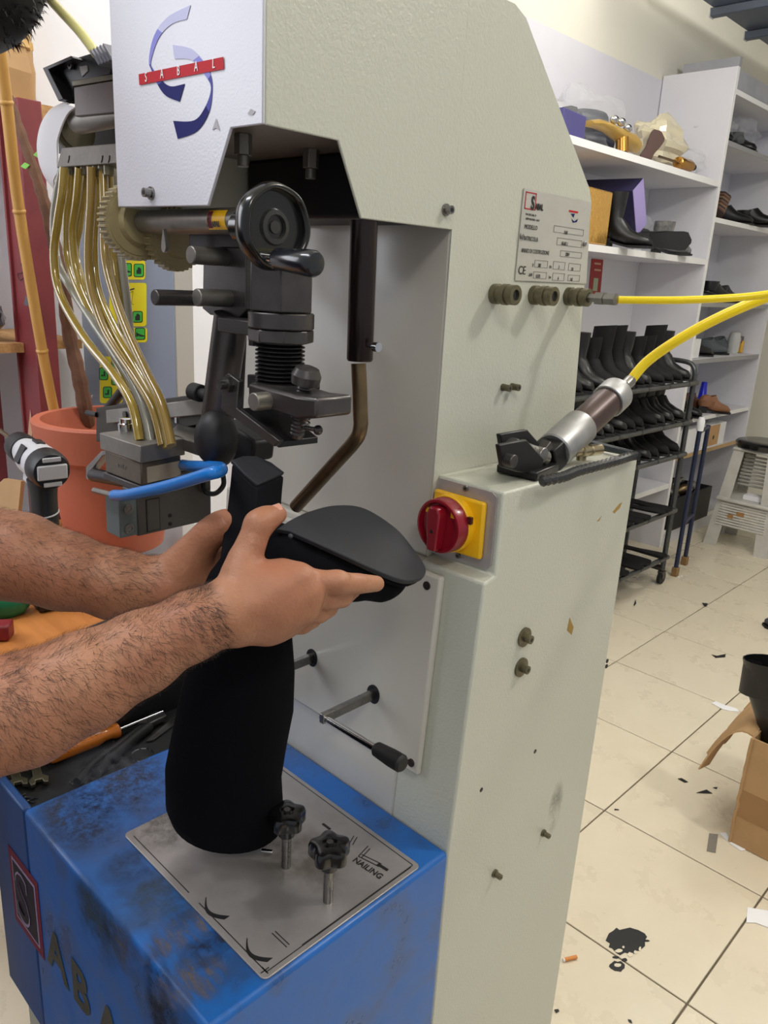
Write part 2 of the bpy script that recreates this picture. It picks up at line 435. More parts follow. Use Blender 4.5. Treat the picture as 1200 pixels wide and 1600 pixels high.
# serial plate
SP = mat('serial_plate_aluminium', (206, 204, 196), 0.38, metal=0.35, var=0.08, vscale=20)
def spp(u, v, o=0.0): return at(u, v, 'X', XC + 0.0012 + o)
plate = G().prism([spp(818, 294), spp(922, 316), spp(915, 443), spp(804, 438)], (0.0012, 0, 0)).build('serial_plate', SP, mc)
PX0 = XC + 0.0026
def sl(u, v): return at(u, v, 'X', PX0)
def srow(s, u, v, h, sx=0.8, m=INK, bold=0.0):
    text(s, sl(u, v), Y3, Z3, h, m, plate, sx=sx, bold=bold)
text('S', sl(828, 327) + Y3 * 0.001, Y3, Z3, 0.021, INK, plate, sx=0.72, bold=0.0006)
text('ABAL', sl(836, 327), Y3, Z3, 0.0095, INK, plate, sx=0.72, bold=0.0004)
def outline(a, b, th, m, nm='plate_frame', parent=plate, x=PX0):
    a, b = fit(a), fit(b); y0, y1 = sorted((a.y, b.y)); z0, z1 = sorted((a.z, b.z)); gg = G()
    for lo, hi in (((y0, z0), (y1, z0 + th)), ((y0, z1 - th), (y1, z1)), ((y0, z0), (y0 + th, z1)), ((y1 - th, z0), (y1, z1))):
        gg.box((x, lo[0], lo[1]), (x + 0.0003, hi[0], hi[1]))
    return gg.build(nm, m, parent, smooth=0)
outline(sl(822, 299), sl(836, 329), 0.0011, RED)
srow('VIA TORCCHIA, 24', 821, 336, 0.0032); srow('27029 VIGEVANO - ITALY', 821, 343, 0.0032)
srow('MODELLO', 819, 357, 0.0072); srow('MATRICOLA', 816, 375, 0.0072); srow('ANNO DI COSTRUZIONE', 814, 394, 0.0068, 0.76)
srow('CE', 809, 428, 0.0135, 0.95); srow('V', 831, 417, 0.006); srow('kW', 826, 432, 0.006); srow('Hz', 858, 419, 0.005); srow('bar', 857, 435, 0.005)
srow('X40', 881, 366, 0.0065, 0.7); srow('06.601.1', 877, 383, 0.0065, 0.66); srow('2004', 883, 400, 0.0065, 0.7)
srow('380', 840, 417, 0.006, 0.7); srow('3', 872, 420, 0.006); srow('50', 892, 423, 0.006); srow('0.370', 837, 434, 0.006, 0.66); srow('6', 871, 437, 0.006); srow('160', 890, 439, 0.006, 0.7)
GR = mat('plate_line_grey', (120, 118, 114), 0.5)
for (u0, v0, u1, v1) in ((866, 352, 911, 369), (871, 371, 908, 387), (876, 391, 908, 404), (836, 406, 855, 419), (865, 408, 882, 422), (889, 411, 906, 424), (834, 424, 853, 436), (864, 426, 881, 439), (888, 429, 905, 440)):
    outline(sl(u0, v0), sl(u1, v1), 0.0004, GR, 'plate_box')
q0 = sl(889, 331); G().box((PX0, q0.y, q0.z), (PX0 + 0.0003, q0.y + 0.021, q0.z + 0.0022)).build('plate_emblem_bar', RED, plate)
G().prism([sl(892, 334), sl(898, 334), sl(896, 340)], (0.0003, 0, 0)).build('plate_emblem', NAVY, plate)
G().prism([sl(893, 342), sl(897, 346), sl(903, 342), sl(901, 347), (sl(895, 348))], (0.0003, 0, 0)).build('plate_emblem', NAVY, plate)
for u, v in ((814, 369), (912, 381)):
    p = spp(u, v, 0.001); r_ = G().cyl(p, p + X3 * 0.003, 0.0032, n=14).build('rivet', STEEL, plate, bevel=0.0008)

# front cover panel with screws
def low(u, v, off=0.0):
    p = at(u, v, 'Y', 0.65)
    y = 0.641 + (p.z - 0.80) * 0.063
    return at(u, v, 'Y', y - off)
def lowxz(x, z, off=0.0): return Vector((x, 0.641 + (z - 0.80) * 0.063 - off, z))
pts = [lowxz(-0.905, 1.142, 0.0), lowxz(-0.524, 1.142, 0.0), lowxz(-0.524, 0.883, 0.0), lowxz(-0.905, 0.883, 0.0)]
COVP = G().prism(pts, (0, -0.010, 0.0006)).build('cover_panel', PAINTG, mc, bevel=0.0035)
for u, v in ((667, 915), (642, 1192)):
    p = low(u, v, 0.0102)
    sc = G().cyl(p + Y3 * 0.002, p - Y3 * 0.0012, 0.0052, n=18).use(1).cyl(p - Y3 * 0.0012, p - Y3 * 0.0016, 0.002, n=6)
    sc.build('panel_screw', [mat('dark_screw', (60, 48, 44), 0.45, metal=0.6), INK], COVP, bevel=0.0005)
# two crank levers through slots in the panel
for i, (hu, hv, eu, ev) in enumerate(((487, 1028, 420, 1062), (583, 1085, 503, 1121))):
    h = low(hu, hv, 0.0102)
    slot = [h + Vector((0.011 * math.cos(a), 0.0, 0.013 * math.sin(a))) for a in [2 * math.pi * k / 16 for k in range(16)]]
    G().prism([p - Y3 * 0.0004 for p in slot], (0, 0.002, 0)).build('crank_slot', INK, mc)
    tip = at(eu, ev, 'X', h.x - 0.002)
    tip = h + Vector((0.0, -0.088, 0.0))
    # square bar straight out of the slot
    G().obox((h + tip) / 2 + Y3 * 0.01, X3, Y3, Z3, (0.0075, (h - tip).length + 0.02, 0.0125)).build('crank_bar', STEEL, mc, bevel=0.001)
    if i == 1:
        a = at(508, 1122, 'Y', tip.y + 0.006); b = at(588, 1170, 'Y', tip.y + 0.006); c = at(632, 1196, 'Y', tip.y + 0.006)
    else:
        continue
    rod = G().cyl(a - (b - a).normalized() * 0.006, b, 0.0045).build('crank_rod', CHROME, mc)
    dd = (c - b).normalized(); l_ = (c - b).length
    G().lathe(b - dd * 0.002, dd, [(0, 0.006), (0.003, 0.0085), (l_ * 0.6, 0.0102), (l_ - 0.003, 0.0102), (l_, 0.008)], 20).build('crank_grip', BLACKR, rod)

# main switch on the side box
SWY = 0.683
def sw(u, v, off=0.0): return at(u, v, 'Y', SWY - off)
pl = [sw(687, 746, 0.001), sw(771, 769, 0.001), sw(778, 777, 0.001), sw(768, 883, 0.001), sw(761, 889, 0.001), sw(676, 862, 0.001), sw(672, 855, 0.001), sw(683, 752, 0.001)]
SWP = G().prism(pl, (0, -0.002, 0)).build('main_switch', mat('switch_plate_aluminium', (196, 190, 190), 0.4, metal=0.5, var=0.1, vscale=30), mc)
yc = (sw(688, 768, 0.003) + sw(757, 872, 0.003)) / 2
yq = [sw(684, 762, 0.0031), sw(763, 785, 0.0031), sw(755, 874, 0.0031), sw(677, 850, 0.0031)]
G().prism(yq, (0, -0.007, 0)).build('yellow_plate', YEL, SWP, bevel=0.003)
sc_ = sum(yq, Vector()) / 4 + Vector((-0.006, -0.007, 0.001))
G().lathe(sc_, -Y3, [(0, 0.0335), (0.009, 0.0335), (0.010, 0.0325)], 36).build('yellow_collar', YEL, SWP)
G().lathe(sc_ - Y3 * 0.0095, -Y3, [(0, 0.030), (0.0005, 0.0318), (0.014, 0.0318), (0.0165, 0.0305), (0.0168, 0.028), (0.012, 0.026), (0.0119, 0.0)], 36).build('red_dial', DRED, SWP)
G().prism([sc_ + Vector((sx * wx, -0.020, z)) for sx, wx, z in ((-1, 0.006, -0.027), (1, 0.006, -0.027), (1, 0.0095, 0.016), (1, 0.006, 0.024), (-1, 0.006, 0.024), (-1, 0.0095, 0.016))], (0, -0.016, 0)).build('switch_handle', DRED, SWP, bevel=0.002)
hp = sc_ + Vector((0.0, -0.036, -0.004)); G().cyl(hp, hp - Y3 * 0.0004, 0.0022, n=12).build('handle_hole', INK, SWP)
for a_, sz in ((0.75, 0.006), (2.5, 0.006)):
    p = sc_ + Vector((0.024 * math.cos(a_), -0.0217, 0.024 * math.sin(a_))); G().obox(p, X3, Y3, Z3, (sz, 0.0006, sz)).build('dial_mark', YEL, SWP)
p = sc_ + Vector((0.0315, -0.0085, 0.012)); G().obox(p, X3, Y3, Z3, (0.006, 0.004, 0.008)).build('collar_window', mat('dark_brown', (70, 24, 20), 0.4), SWP)
for u, v in ((729, 763), (717, 868)):
    p = sw(u, v, 0.003); G().cyl(p, p - Y3 * 0.003, 0.0034, n=14).use(1).cyl(p - Y3 * 0.0031, p - Y3 * 0.0033, 0.0016, n=6).build('plate_screw', [STEEL, INK], SWP)

# blue base with its inset plate
XB0, XB1, YB0, YB1, ZB = -0.880, -0.468, 0.297, 0.6405, 0.805
ZBB = 0.436
G().prism([(XB1, YB0, ZBB), (XB1, YB0, ZB), (XB1, YB1, ZB), (XB1, YB1, ZBB)], (XB0 - XB1, 0, 0)).build('blue_base', BLUE, mc, bevel=0.006, seg=3)
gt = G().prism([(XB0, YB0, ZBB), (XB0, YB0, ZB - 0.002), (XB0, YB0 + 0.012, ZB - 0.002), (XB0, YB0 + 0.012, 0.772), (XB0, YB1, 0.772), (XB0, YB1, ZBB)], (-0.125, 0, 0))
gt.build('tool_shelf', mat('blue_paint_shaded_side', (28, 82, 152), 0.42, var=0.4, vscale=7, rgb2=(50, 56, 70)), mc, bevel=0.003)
G().box((-1.005, YB0 + 0.012, 0.772), (XB0, YB1, 0.7765)).build('rubber_mat', mat('black_tool_mat', (19, 19, 21), 0.75, var=0.2, vscale=40), mc)
G().box((-1.012, YB0 + 0.03, 0.772), (-1.0055, 0.640, 0.885)).build('tray_liner', mat('black_tool_mat', (0, 0, 0)), mc)
G().box((-0.985, 0.312, 0.0), (-0.480, 0.640, ZBB)).build('pedestal', PAINT, mc, bevel=0.004)
BP = mat('brushed_plate', (182, 178, 178), 0.36, metal=0.55, var=0.45, vscale=6, rgb2=(104, 98, 92), bump=0.03, bscale=300, rvar=0.08)
def rrect(x0, x1, y0, y1, z, r, n=5):
    o = []
    for cx, cy, a0 in ((x1 - r, y1 - r, 0), (x0 + r, y1 - r, 90), (x0 + r, y0 + r, 180), (x1 - r, y0 + r, 270)):
        for k in range(n + 1):
            a = math.radians(a0 + 90 * k / n); o.append(Vector((cx + r * math.cos(a), cy + r * math.sin(a), z)))
    return o
TP = G().prism(rrect(-0.754, -0.474, 0.366, 0.596, ZB, 0.007), (0, 0, 0.0022)).build('top_plate', BP, mc, bevel=0.0006)
ZT = ZB + 0.0023
gl = G(); t_ = 0.0009
for (x0, y0, x1, y1) in ((-0.742, 0.589, -0.482, 0.590), (-0.482, 0.420, -0.481, 0.589), (-0.60, 0.373, -0.481, 0.374), (-0.481, 0.373, -0.480, 0.585), (-0.742, 0.373, -0.62, 0.374)):
    gl.box((x0, y0, ZT), (x1, y1, ZT + 0.0002))
gl.build('plate_line', INK, TP, smooth=0)
def wedge(cx, cy, r, a0, a1, w0, w1, z=ZT, n=12):
    P = []; Q = []
    for k in range(n + 1):
        a = math.radians(a0 + (a1 - a0) * k / n); ww = w0 + (w1 - w0) * k / n
        P.append(Vector((cx + (r + ww) * math.cos(a), cy + (r + ww) * math.sin(a), z))); Q.append(Vector((cx + (r - ww) * math.cos(a), cy + (r - ww) * math.sin(a), z)))
    return P + Q[::-1]
for (pu, pv), (qu, qv) in (((322, 1402), (355, 1434)), ((386, 1466), (422, 1500))):
    a = at(pu, pv, 'Z', ZT); b = at(qu, qv, 'Z', ZT); mdl = (a + b) / 2; d = (b - a); n_ = Vector((-d.y, d.x, 0)).normalized()
    P = []; Q = []
    for k in range(11):
        t = k / 10; bow = n_ * (-0.010 * math.sin(math.pi * t)); c = a + d * t + bow; ww = 0.0006 + 0.0030 * t
        P.append(c + n_ * ww); Q.append(c - n_ * ww)
    G().prism(P + Q[::-1], (0, 0, 0.0002)).build('printed_arc', INK, TP, smooth=0)
p = at(414, 1516, 'Z', ZT); G().box((p.x - 0.005, p.y - 0.0006, ZT), (p.x + 0.005, p.y + 0.0006, ZT + 0.0002)).box((p.x - 0.0006, p.y - 0.005, ZT), (p.x + 0.0006, p.y + 0.005, ZT + 0.0002)).build('printed_plus', INK, TP, smooth=0)
a = at(552, 1346, 'Z', ZT); b = at(582, 1366, 'Z', ZT)
text('NAILING', at(550, 1345, 'Z', ZT), (b - a), Vector((0, 0, 1)).cross(b - a), 0.0115, INK, TP, sx=0.95, bold=0.0002)
# printed key symbols
gs = G()
def zline(pa, pb, wd):
    A, B = at(pa[0], pa[1], 'Z', ZT), at(pb[0], pb[1], 'Z', ZT); d = (B - A).normalized(); n_ = Vector((-d.y, d.x, 0)) * wd
    G().prism([A + n_, B + n_, B - n_, A - n_], (0, 0, 0.0002)).build('printed_symbol', INK, TP, smooth=0)
for pa, pb, wd in (((575, 1322), (560, 1338), .0006), ((578, 1326), (565, 1340), .0006), ((560, 1338), (592, 1354), .0006), ((565, 1335), (596, 1350), .0006), ((590, 1350), (606, 1360), .0020), ((553, 1306), (546, 1318), .0006), ((558, 1308), (551, 1320), .0006), ((504, 1287), (516, 1296), .0018), ((425, 1458), (448, 1480), .0005), ((430, 1455), (452, 1476), .0005)):
    zline(pa, pb, wd)
# clamping knobs
def star_knob(base, top, r, label=None):
    p, q = fit(base), fit(top); d = (q - p).normalized(); L = (q - p).length
    wr = G().lathe(p - d * 0.001, d, [(0, 0.0105), (0.0015, 0.0105), (0.0016, 0.006)], 20).build('knob_bushing', INK, TP)
    k = G().cyl(p - d * 0.01, q - d * 0.02, 0.0055, n=16).build('knob_stem', STEEL, mc)
    x, y, _ = frame(d)
    wob = lambda a, t: 1 + (0.13 * math.cos(5 * a) if t > 0.012 else 0)
    G().lathe(q - d * 0.036, d, [(0, 0.0095), (0.012, 0.0105), (0.0125, r * 0.86), (0.016, r), (0.027, r), (0.031, r * 0.93), (0.0325, r * 0.75), (0.0325, 0.008), (0.030, 0.0065)], 50, wob=wob).build('star_knob', BLACKP, k)
    G().cyl(q - d * 0.008, q - d * 0.002, 0.0042, n=6).build('knob_stud', DARK, k)
kb = at(512, 1410, 'Z', ZB); star_knob(kb, kb + Vector((0.0, 0, 0.083)), 0.021)
kb = at(447, 1356, 'Z', ZB); star_knob(kb, kb + Vector((0.0, 0.0, 0.083)), 0.020)
p = at(545, 1310, 'Z', ZT)
# maker's lettering on the blue front
YF = YB0 - 0.0004
def fb(u, v): return at(u, v, 'Y', YF)
BURG = mat('burgundy', (120, 24, 54), 0.5); OCH = mat('worn_letter_grey', (92, 88, 78), 0.6, var=0.4, vscale=20)
def fpoly(pts, m, nm='front_lettering', th=0.0004, off=0.0):
    G().prism([Vector((x, YF - off, z)) for x, z in pts], (0, -th, 0)).build(nm, m, mc, smooth=0)
fpoly([(-0.948, 0.585), (-0.853, 0.585), (-0.853, 0.710), (-0.948, 0.710)], BURG, 'letter_block')
fpoly([(-0.938, 0.597), (-0.863, 0.597), (-0.863, 0.698), (-0.938, 0.698)], mat('lilac_grey', (170, 150, 180), 0.5), 'letter_block', 0.0004, 0.0004)
fpoly([(-0.9345, 0.601), (-0.8665, 0.601), (-0.8665, 0.694), (-0.9345, 0.694)], mat('dark_navy_ink', (30, 26, 44), 0.5), 'letter_block', 0.0004, 0.0008)
text('S', Vector((-0.931, YF - 0.0014, 0.607)), X3, Z3, 0.115, mat('lilac_grey', (0, 0, 0)), mc, name='front_lettering', sx=0.85, bold=0.002)
text('S', Vector((-0.929, YF - 0.0018, 0.611)), X3, Z3, 0.106, mat('dark_navy_ink', (0, 0, 0)), mc, name='front_lettering', sx=0.85, bold=0.001)
for ch, x in (('A', -0.838), ('B', -0.768), ('A', -0.698), ('L', -0.628)):
    text(ch, Vector((x, YF, 0.598)), X3, Z3, 0.088, OCH, mc, name='front_lettering', sx=0.95, bold=0.003)

# wear on the blue base
GD = grease('grease_dark', (40, 38, 40), 42, 0.75); GB = grease('grease_brown', (104, 96, 92), 26, 0.85, (1, 5, 1)); GS_ = grease('grease_speckle', (60, 62, 70), 90, 0.8)
GT = grease('grease_teal', (66, 78, 84), 14, 0.8)
zs_ = ZB + 0.0003
smear(at(185, 1215, 'Z', zs_), X3, Y3, .10, .075, GS_, mc); smear(at(120, 1275, 'Z', zs_), X3, Y3, .08, .05, GS_, mc)
smear(at(290, 1455, 'Z', zs_), X3, Y3, .030, .055, GB, mc); smear(at(325, 1482, 'Z', zs_), X3, Y3, .022, .035, GD, mc); smear(at(250, 1400, 'Z', zs_), X3, Y3, .060, .06, GT, mc)
smear(at(300, 1530, 'Z', zs_), X3, Y3, .035, .04, GB, mc); smear(at(225, 1340, 'Z', zs_), X3, Y3, .035, .06, GT, mc)
yf_ = YB0 - 0.0003
smear(at(250, 1560, 'Y', yf_), X3, Z3, .035, .075, GD, mc); smear(at(150, 1440, 'Y', yf_), X3, Z3, .06, .06, GT, mc); smear(at(190, 1475, 'Y', yf_ ), X3, Z3, .05, .04, GB, mc)
smear(at(120, 1352, 'Y', yf_) + Z3 * .012, X3, Z3, .03, .010, mat('bare_metal_edge', (130, 120, 110), .5), mc) if False else None
smear(at(868, 1260, 'X', XS + .0003), Y3, Z3, .02, .05, grease('scuff_grey', (168, 167, 155), 30, 0.55), mc)
pz_ = ZT + 0.0003
smear(at(262, 1290, 'Z', pz_), X3, Y3, .05, .05, grease('plate_grime', (96, 90, 84), 70, 0.5), mc); smear(at(460, 1330, 'Z', pz_), X3, Y3, .10, .05, grease('plate_oil', (112, 104, 90), 18, 0.5), mc)
smear(at(735, 720, 'Z', 1.2525), X3, Y3, .035, .06, grease('box_top_grime', (120, 116, 108), 60, 0.6), mc)
# ---------------------------------------------------------------- hood
HX0, HX1, HY0, HY1, HZ = -0.812, -0.5645, 0.425, 0.690, 1.750
FRONT = mat('machine_paint_cool_light', (216, 215, 224), 0.36, bump=0.14, bscale=420, var=0.04, vscale=4)  # same paint as the sides; the front's cooler light is put into the colour
hf = G().prism([(HX0, HY0, 1.525), (-0.645, HY0, 1.523), (-0.609, HY0, 1.5845), (HX1, HY0, 1.5840), (HX1, HY0, HZ), (HX0, HY0, HZ)], (0, 0.003, 0)).build('hood_front', FRONT, mc, bevel=0.001)
G().prism([(HX1, HY0 + 0.003, 1.5840), (HX1, 0.509, 1.5840), (HX1, 0.541, 1.5215), (HX1, HY1, 1.5215), (HX1, HY1, HZ), (HX1, HY0 + 0.003, HZ)], (-0.003, 0, 0)).build('hood_side', PAINT, mc, bevel=0.001)
G().box((HX0, HY0 + 0.003, 1.525), (HX0 + 0.003, HY1, HZ)).box((HX0, HY0 + 0.003, HZ - 0.003), (HX1 - 0.003, HY1, HZ - 0.0005)).build('hood_shell', PAINT, mc)
for p, d in ((at(237, 302, 'Y', HY0), -Y3), (at(696, 328, 'X', HX1), X3)):
    w_ = G().cyl(p, p + d * 0.002, 0.0062, n=20).build('hood_screw', STEEL, mc)
    G().cyl(p + d * 0.002, p + d * 0.009, 0.0044, n=16).use(1).cyl(p + d * 0.0091, p + d * 0.0093, 0.0024, n=6).build('socket_head', [STEEL, INK], w_, bevel=0.0006)
# logo on the hood front: two swooshes and a red bar
def hp_(u, v, o=0.0): return at(u, v, 'Y', HY0 - 0.0003 - o)
def swoosh(outer, inner, mats, nm):
    A = spline([hp_(u, v) for u, v in outer], 6); B = spline([hp_(u, v) for u, v in inner], 6)
    n = min(len(A), len(B)); k = n // len(mats)
    for i, m in enumerate(mats):
        s_, e_ = i * k, (n - 1 if i == len(mats) - 1 else (i + 1) * k)
        G().prism(A[s_:e_ + 1] + B[s_:e_ + 1][::-1], (0, -0.0003, 0)).build(nm, m, hf, smooth=0)
LIL1 = mat('logo_pale_lilac', (200, 200, 232), 0.6, spec=.2); LIL2 = mat('logo_mid_lilac', (142, 142, 216), 0.6, spec=.2); LIL3 = mat('logo_violet', (78, 80, 160), 0.6, spec=.2)
swoosh([(298, 8), (262, 27), (241, 56), (233, 93), (237, 110), (247, 133), (260, 150), (281, 159)],
       [(292, 30), (268, 38), (248, 60), (236, 95), (239, 108), (254, 127), (268, 135), (289, 131)], [LIL1, LIL2, LIL3, NAVY], 'logo_swoosh')
swoosh([(270, 70), (298, 76), (316, 94), (327, 110), (332, 136), (327, 175), (308, 205), (278, 217)],
       [(273, 92), (293, 92), (306, 98), (321, 118), (330, 137), (322, 165), (304, 188), (271, 189)], [LIL1, LIL2, LIL3, NAVY], 'logo_swoosh')
b4 = [hp_(217, 116, .0004), hp_(349, 89, .0004), hp_(350, 108, .0004), hp_(218, 133, .0004)]
G().prism(b4, (0, -0.0003, 0)).build('logo_bar', RED, hf, smooth=0)
bx = (b4[1] - b4[0]).normalized(); bz = Vector((-bx.z, 0, bx.x))
for ch, (u, v) in zip('SABAL', ((227, 128), (251, 123), (277, 118), (304, 112), (332, 107))):
    text(ch, hp_(u, v, 0.0008), bx, bz, 0.0115, WHITEI, hf, sx=0.75)
ARROWM = mat('faded_grey_mark', (176, 172, 176), 0.6)
G().prism([hp_(338, 185), hp_(344, 204), hp_(338, 200), hp_(332, 203)], (0, -0.0003, 0)).build('grey_mark', ARROWM, hf, smooth=0)
G().prism([hp_(387, 178), hp_(392, 170), hp_(399, 174), hp_(395, 180)], (0, -0.0003, 0)).build('grey_mark', ARROWM, hf, smooth=0)

# casting and underside inside the hood
G().box((-0.806, 0.436, 1.590), (-0.570, 0.672, 1.598)).build('hood_floor', mat('brown_grey_plate', (132, 122, 114), 0.45, metal=0.3), mc)
G().box((-0.806, 0.43, 1.598), (-0.570, 0.44, 1.745)).build('inner_plate', BLACKM, mc)
G().box((-0.806, 0.585, 1.526), (-0.60, 0.672, 1.59)).build('head_casting', mat('near_black_casting', (40, 38, 42), 0.5, metal=0.3), mc, bevel=0.004)
G().box((-0.60, 0.60, 1.532), (-0.572, 0.672, 1.59)).build('head_casting', mat('near_black_casting', (0, 0, 0)), mc, bevel=0.004)
for u, v in ((380, 228), (486, 250), (444, 272)):
    p = at(u, v, 'Z', 1.580)
    G().cyl((p.x, p.y, 1.572), (p.x, p.y, 1.590), 0.0085, n=6).cyl((p.x, p.y, 1.562), (p.x, p.y, 1.572), 0.0055, n=14).build('hex_bolt', GREYM, mc, bevel=0.0006)

# ---------------------------------------------------------------- counter shaft, gears, handwheel
YW = 0.452; ZW = at(310, 346, 'Y', YW).z
xa, xb = at(225, 345, 'Y', YW).x, at(388, 350, 'Y', YW).x
SHAFT = G().lathe((xa, YW, ZW), X3, [(0, 0.0115), (0.10 * (xb - xa), 0.0115), (0.101 * (xb - xa), 0.0120), (xb - xa, 0.0120)], 28).build('counter_tube', GREYM, mc)
st = at(337, 353, 'Y', YW - 0.012)
def cylpatch(xm, wid, z0a, z1a, r, m, nm, parent):
    n = 8; P = []
    for k in range(n + 1):
        a = z0a + (z1a - z0a) * k / n; P.append((math.cos(a), math.sin(a)))
    vs = []; fs = []
    for k, (c, s_) in enumerate(P):
        for x in (xm - wid / 2, xm + wid / 2):
            vs.append((x, YW - r * c, ZW + r * s_))
    for k in range(n): fs.append((2 * k, 2 * k + 1, 2 * k + 3, 2 * k + 2))
    return G().add(vs, fs).build(nm, m, parent)
cylpatch(st.x, 0.030, -0.75, 0.80, 0.01225, YEL, 'shaft_label', SHAFT)
cylpatch(st.x - 0.0105, 0.0075, -0.62, 0.70, 0.0124, BURG, 'shaft_label', SHAFT)
text('S', (st.x - 0.0135, YW - 0.0125, ZW - 0.006), X3, Z3, 0.012, INK, SHAFT, sx=0.7)
text('ABAL', (st.x - 0.006, YW - 0.0125, ZW - 0.006), X3, Z3, 0.0068, INK, SHAFT, sx=0.85, bold=0.0003)
NYL = mat('oily_nylon_gear', (166, 152, 112), 0.42, var=0.35, vscale=25, rgb2=(110, 96, 66))
def gear(c, ax, r, wd, teeth, nm, bore=0.3):
    x, y, d = frame(ax); c = fit(c); n = teeth * 4; gg = G(); rings = []
    for t in (0, wd):
        ring = []
        for i in range(n):
            a = 2 * math.pi * i / n; rr = r if i % 4 in (0, 1) else r * 0.93
            ring.append(c + d * t + (x * math.cos(a) + y * math.sin(a)) * rr)
        rings.append(ring)
    gg.loft(rings)
    gg.lathe(c - d * 0.001, d, [(0, r * 0.86), (wd + 0.002, r * 0.86)], 40)
    gg.lathe(c + d * wd, d, [(0, r * 0.62), (0.008, r * 0.55), (0.0085, r * 0.40)], 32)
    return gg.build(nm, NYL, mc)
gc = at(214, 348, 'Y', YW); gear((gc.x - 0.012, YW, ZW), X3, 0.040, 0.016, 40, 'large_gear')
g2 = at(272, 392, 'Y', YW + 0.035); gear((g2.x - 0.006, YW + 0.035, g2.z + 0.012), X3, 0.034, 0.014, 36, 'small_gear')
# drop-shaped indicator
p = at(255, 385, 'Y', YW - 0.016)
G().prism([p + Vector((0.0045 * math.sin(a) * (1 if math.cos(a) < 0 else 0.8 * (1 - math.cos(a)) + 0.2), 0, 0.006 * math.cos(a) if math.cos(a) < 0 else 0.017 * math.cos(a))) for a in [2 * math.pi * k / 20 for k in range(20)]], (0, 0.004, 0)).build('pointer', GREYM, mc, bevel=0.0006)
# handwheel: lobed rim with recessed face, hub and grip
HX = -0.540
hc_ = at(437, 355, 'X', HX); HWY, HWZ = hc_.y, hc_.z
HW = G().lathe((HX - 0.022, HWY, HWZ), X3, [(0, 0.016), (0.001, 0.0275), (0.006, 0.0335), (0.011, 0.0350), (0.017, 0.0350), (0.0215, 0.0335), (0.0228, 0.0315), (0.0222, 0.0298), (0.019, 0.0285), (0.0150, 0.0275)], 70,
    wob=lambda a, t: 1 + (0.012 * math.cos(7 * a + .5) if 0.003 < t < 0.0225 else 0)).build('handwheel', BLACKP, mc, smooth=60)
G().lathe((HX - 0.0085, HWY, HWZ), X3, [(0, 0.0284), (0.001, 0.0284), (0.0012, 0.0150), (0.004, 0.0135), (0.0045, 0.0100), (0.0015, 0.0092), (0.0010, 0.0055), (0.003, 0.0050)], 44).build('wheel_disc', mat('black_disc', (46, 46, 44), 0.3, spec=0.6), HW, smooth=25)
G().cyl((HX - 0.055, HWY, HWZ), (HX - 0.018, HWY, HWZ), 0.0130, n=24).build('wheel_hub', BLACKP, HW)
ga = at(418, 402, 'X', HX + 0.000); gb = at(496, 413, 'X', HX + 0.058)
gd_ = (gb - ga).normalized(); Lg_ = (gb - ga).length
G().cyl(ga - gd_ * 0.010, ga + gd_ * 0.012, 0.0042, n=12).build('grip_pin', CHROME, HW)
G().lathe(ga + gd_ * 0.010, gd_, [(0, 0.0070), (0.003, 0.0088), (Lg_ - 0.022, 0.0104), (Lg_ - 0.014, 0.0104), (Lg_ - 0.011, 0.0088), (Lg_ - 0.010, 0.004)], 24).build('wheel_grip', mat('blue_black_grip', (18, 20, 28), 0.25, spec=0.6, coat=0.3), HW)

# ---------------------------------------------------------------- nailing head
YH = 0.470
def h(u, v, o=0.0): return at(u, v, 'Y', YH + o)
pts = [h(318, 386), h(384, 386), h(384, 484), h(373, 497), h(328, 492), h(316, 482)]
G().prism(pts, (0, 0.03, 0)).build('head_plate', DARK, mc, bevel=0.001)
G().box((h(300, 372).x, YH - 0.004, h(300, 386).z), (h(392, 380).x, YH + 0.04, h(300, 364).z)).build('head_crossbar', BLACKM, mc, bevel=0.001)
for u, v, r, ln in ((352, 402, 0.0085, 0.040), (358, 466, 0.0085, 0.038), (345, 467, 0.0075, 0.075)):
    p = h(u, v); q = p - Y3 * ln
    G().cyl(p + Y3 * 0.01, q, r, n=20).build('guide_pin', GREYM if ln < .05 else DARK, mc, bevel=0.001)
# spindle column: hexagonal body, rings, clamp plate, thread
YS = 0.462; XSP = at(440, 470, 'Y', YS).x
def sz(v, u=440): return at(u, v, 'Y', YS).z
G().cyl((XSP, YS, sz(486)), (XSP, YS, sz(398)), 0.0315, n=6, a0=0.35).build('spindle_hex_body', DARK, mc, bevel=0.0012)
G().cyl((XSP, YS, sz(398)), (XSP, YS, sz(360)), 0.020, n=24).build('spindle_neck', BLACKM, mc)
G().lathe((XSP, YS, sz(513)), Z3, [(0, 0.0295), (0.001, 0.0305), (sz(488) - sz(513) - 0.001, 0.0305), (sz(488) - sz(513), 0.0295)], 32).build('spindle_ring', DARK, mc)
G().cyl((XSP, YS, sz(534)), (XSP, YS, sz(514)), 0.0305, n=8, a0=0.2).box((h(366, 510).x, YS - 0.012, sz(530)), (XSP, YS + 0.02, sz(506))).build('clamp_plate', DARK, mc, bevel=0.0012)
p = at(400, 540, 'Y', YS - 0.005); G().cyl(p, p + Z3 * 0.012, 0.007, n=6).build('clamp_bolt', BLACKM, mc)
zt, zb = sz(532), sz(607); prof = []; n_th = 12; hgt = zt - zb
for k in range(n_th):
    z_ = hgt * k / n_th
    prof += [(z_, 0.0195), (z_ + hgt / n_th * 0.35, 0.0232), (z_ + hgt / n_th * 0.6, 0.0232)]
prof.append((hgt, 0.0195))
G().lathe((XSP - 0.001, YS, zb), Z3, prof, 32).build('threaded_spindle', BLACKM, mc, smooth=20)
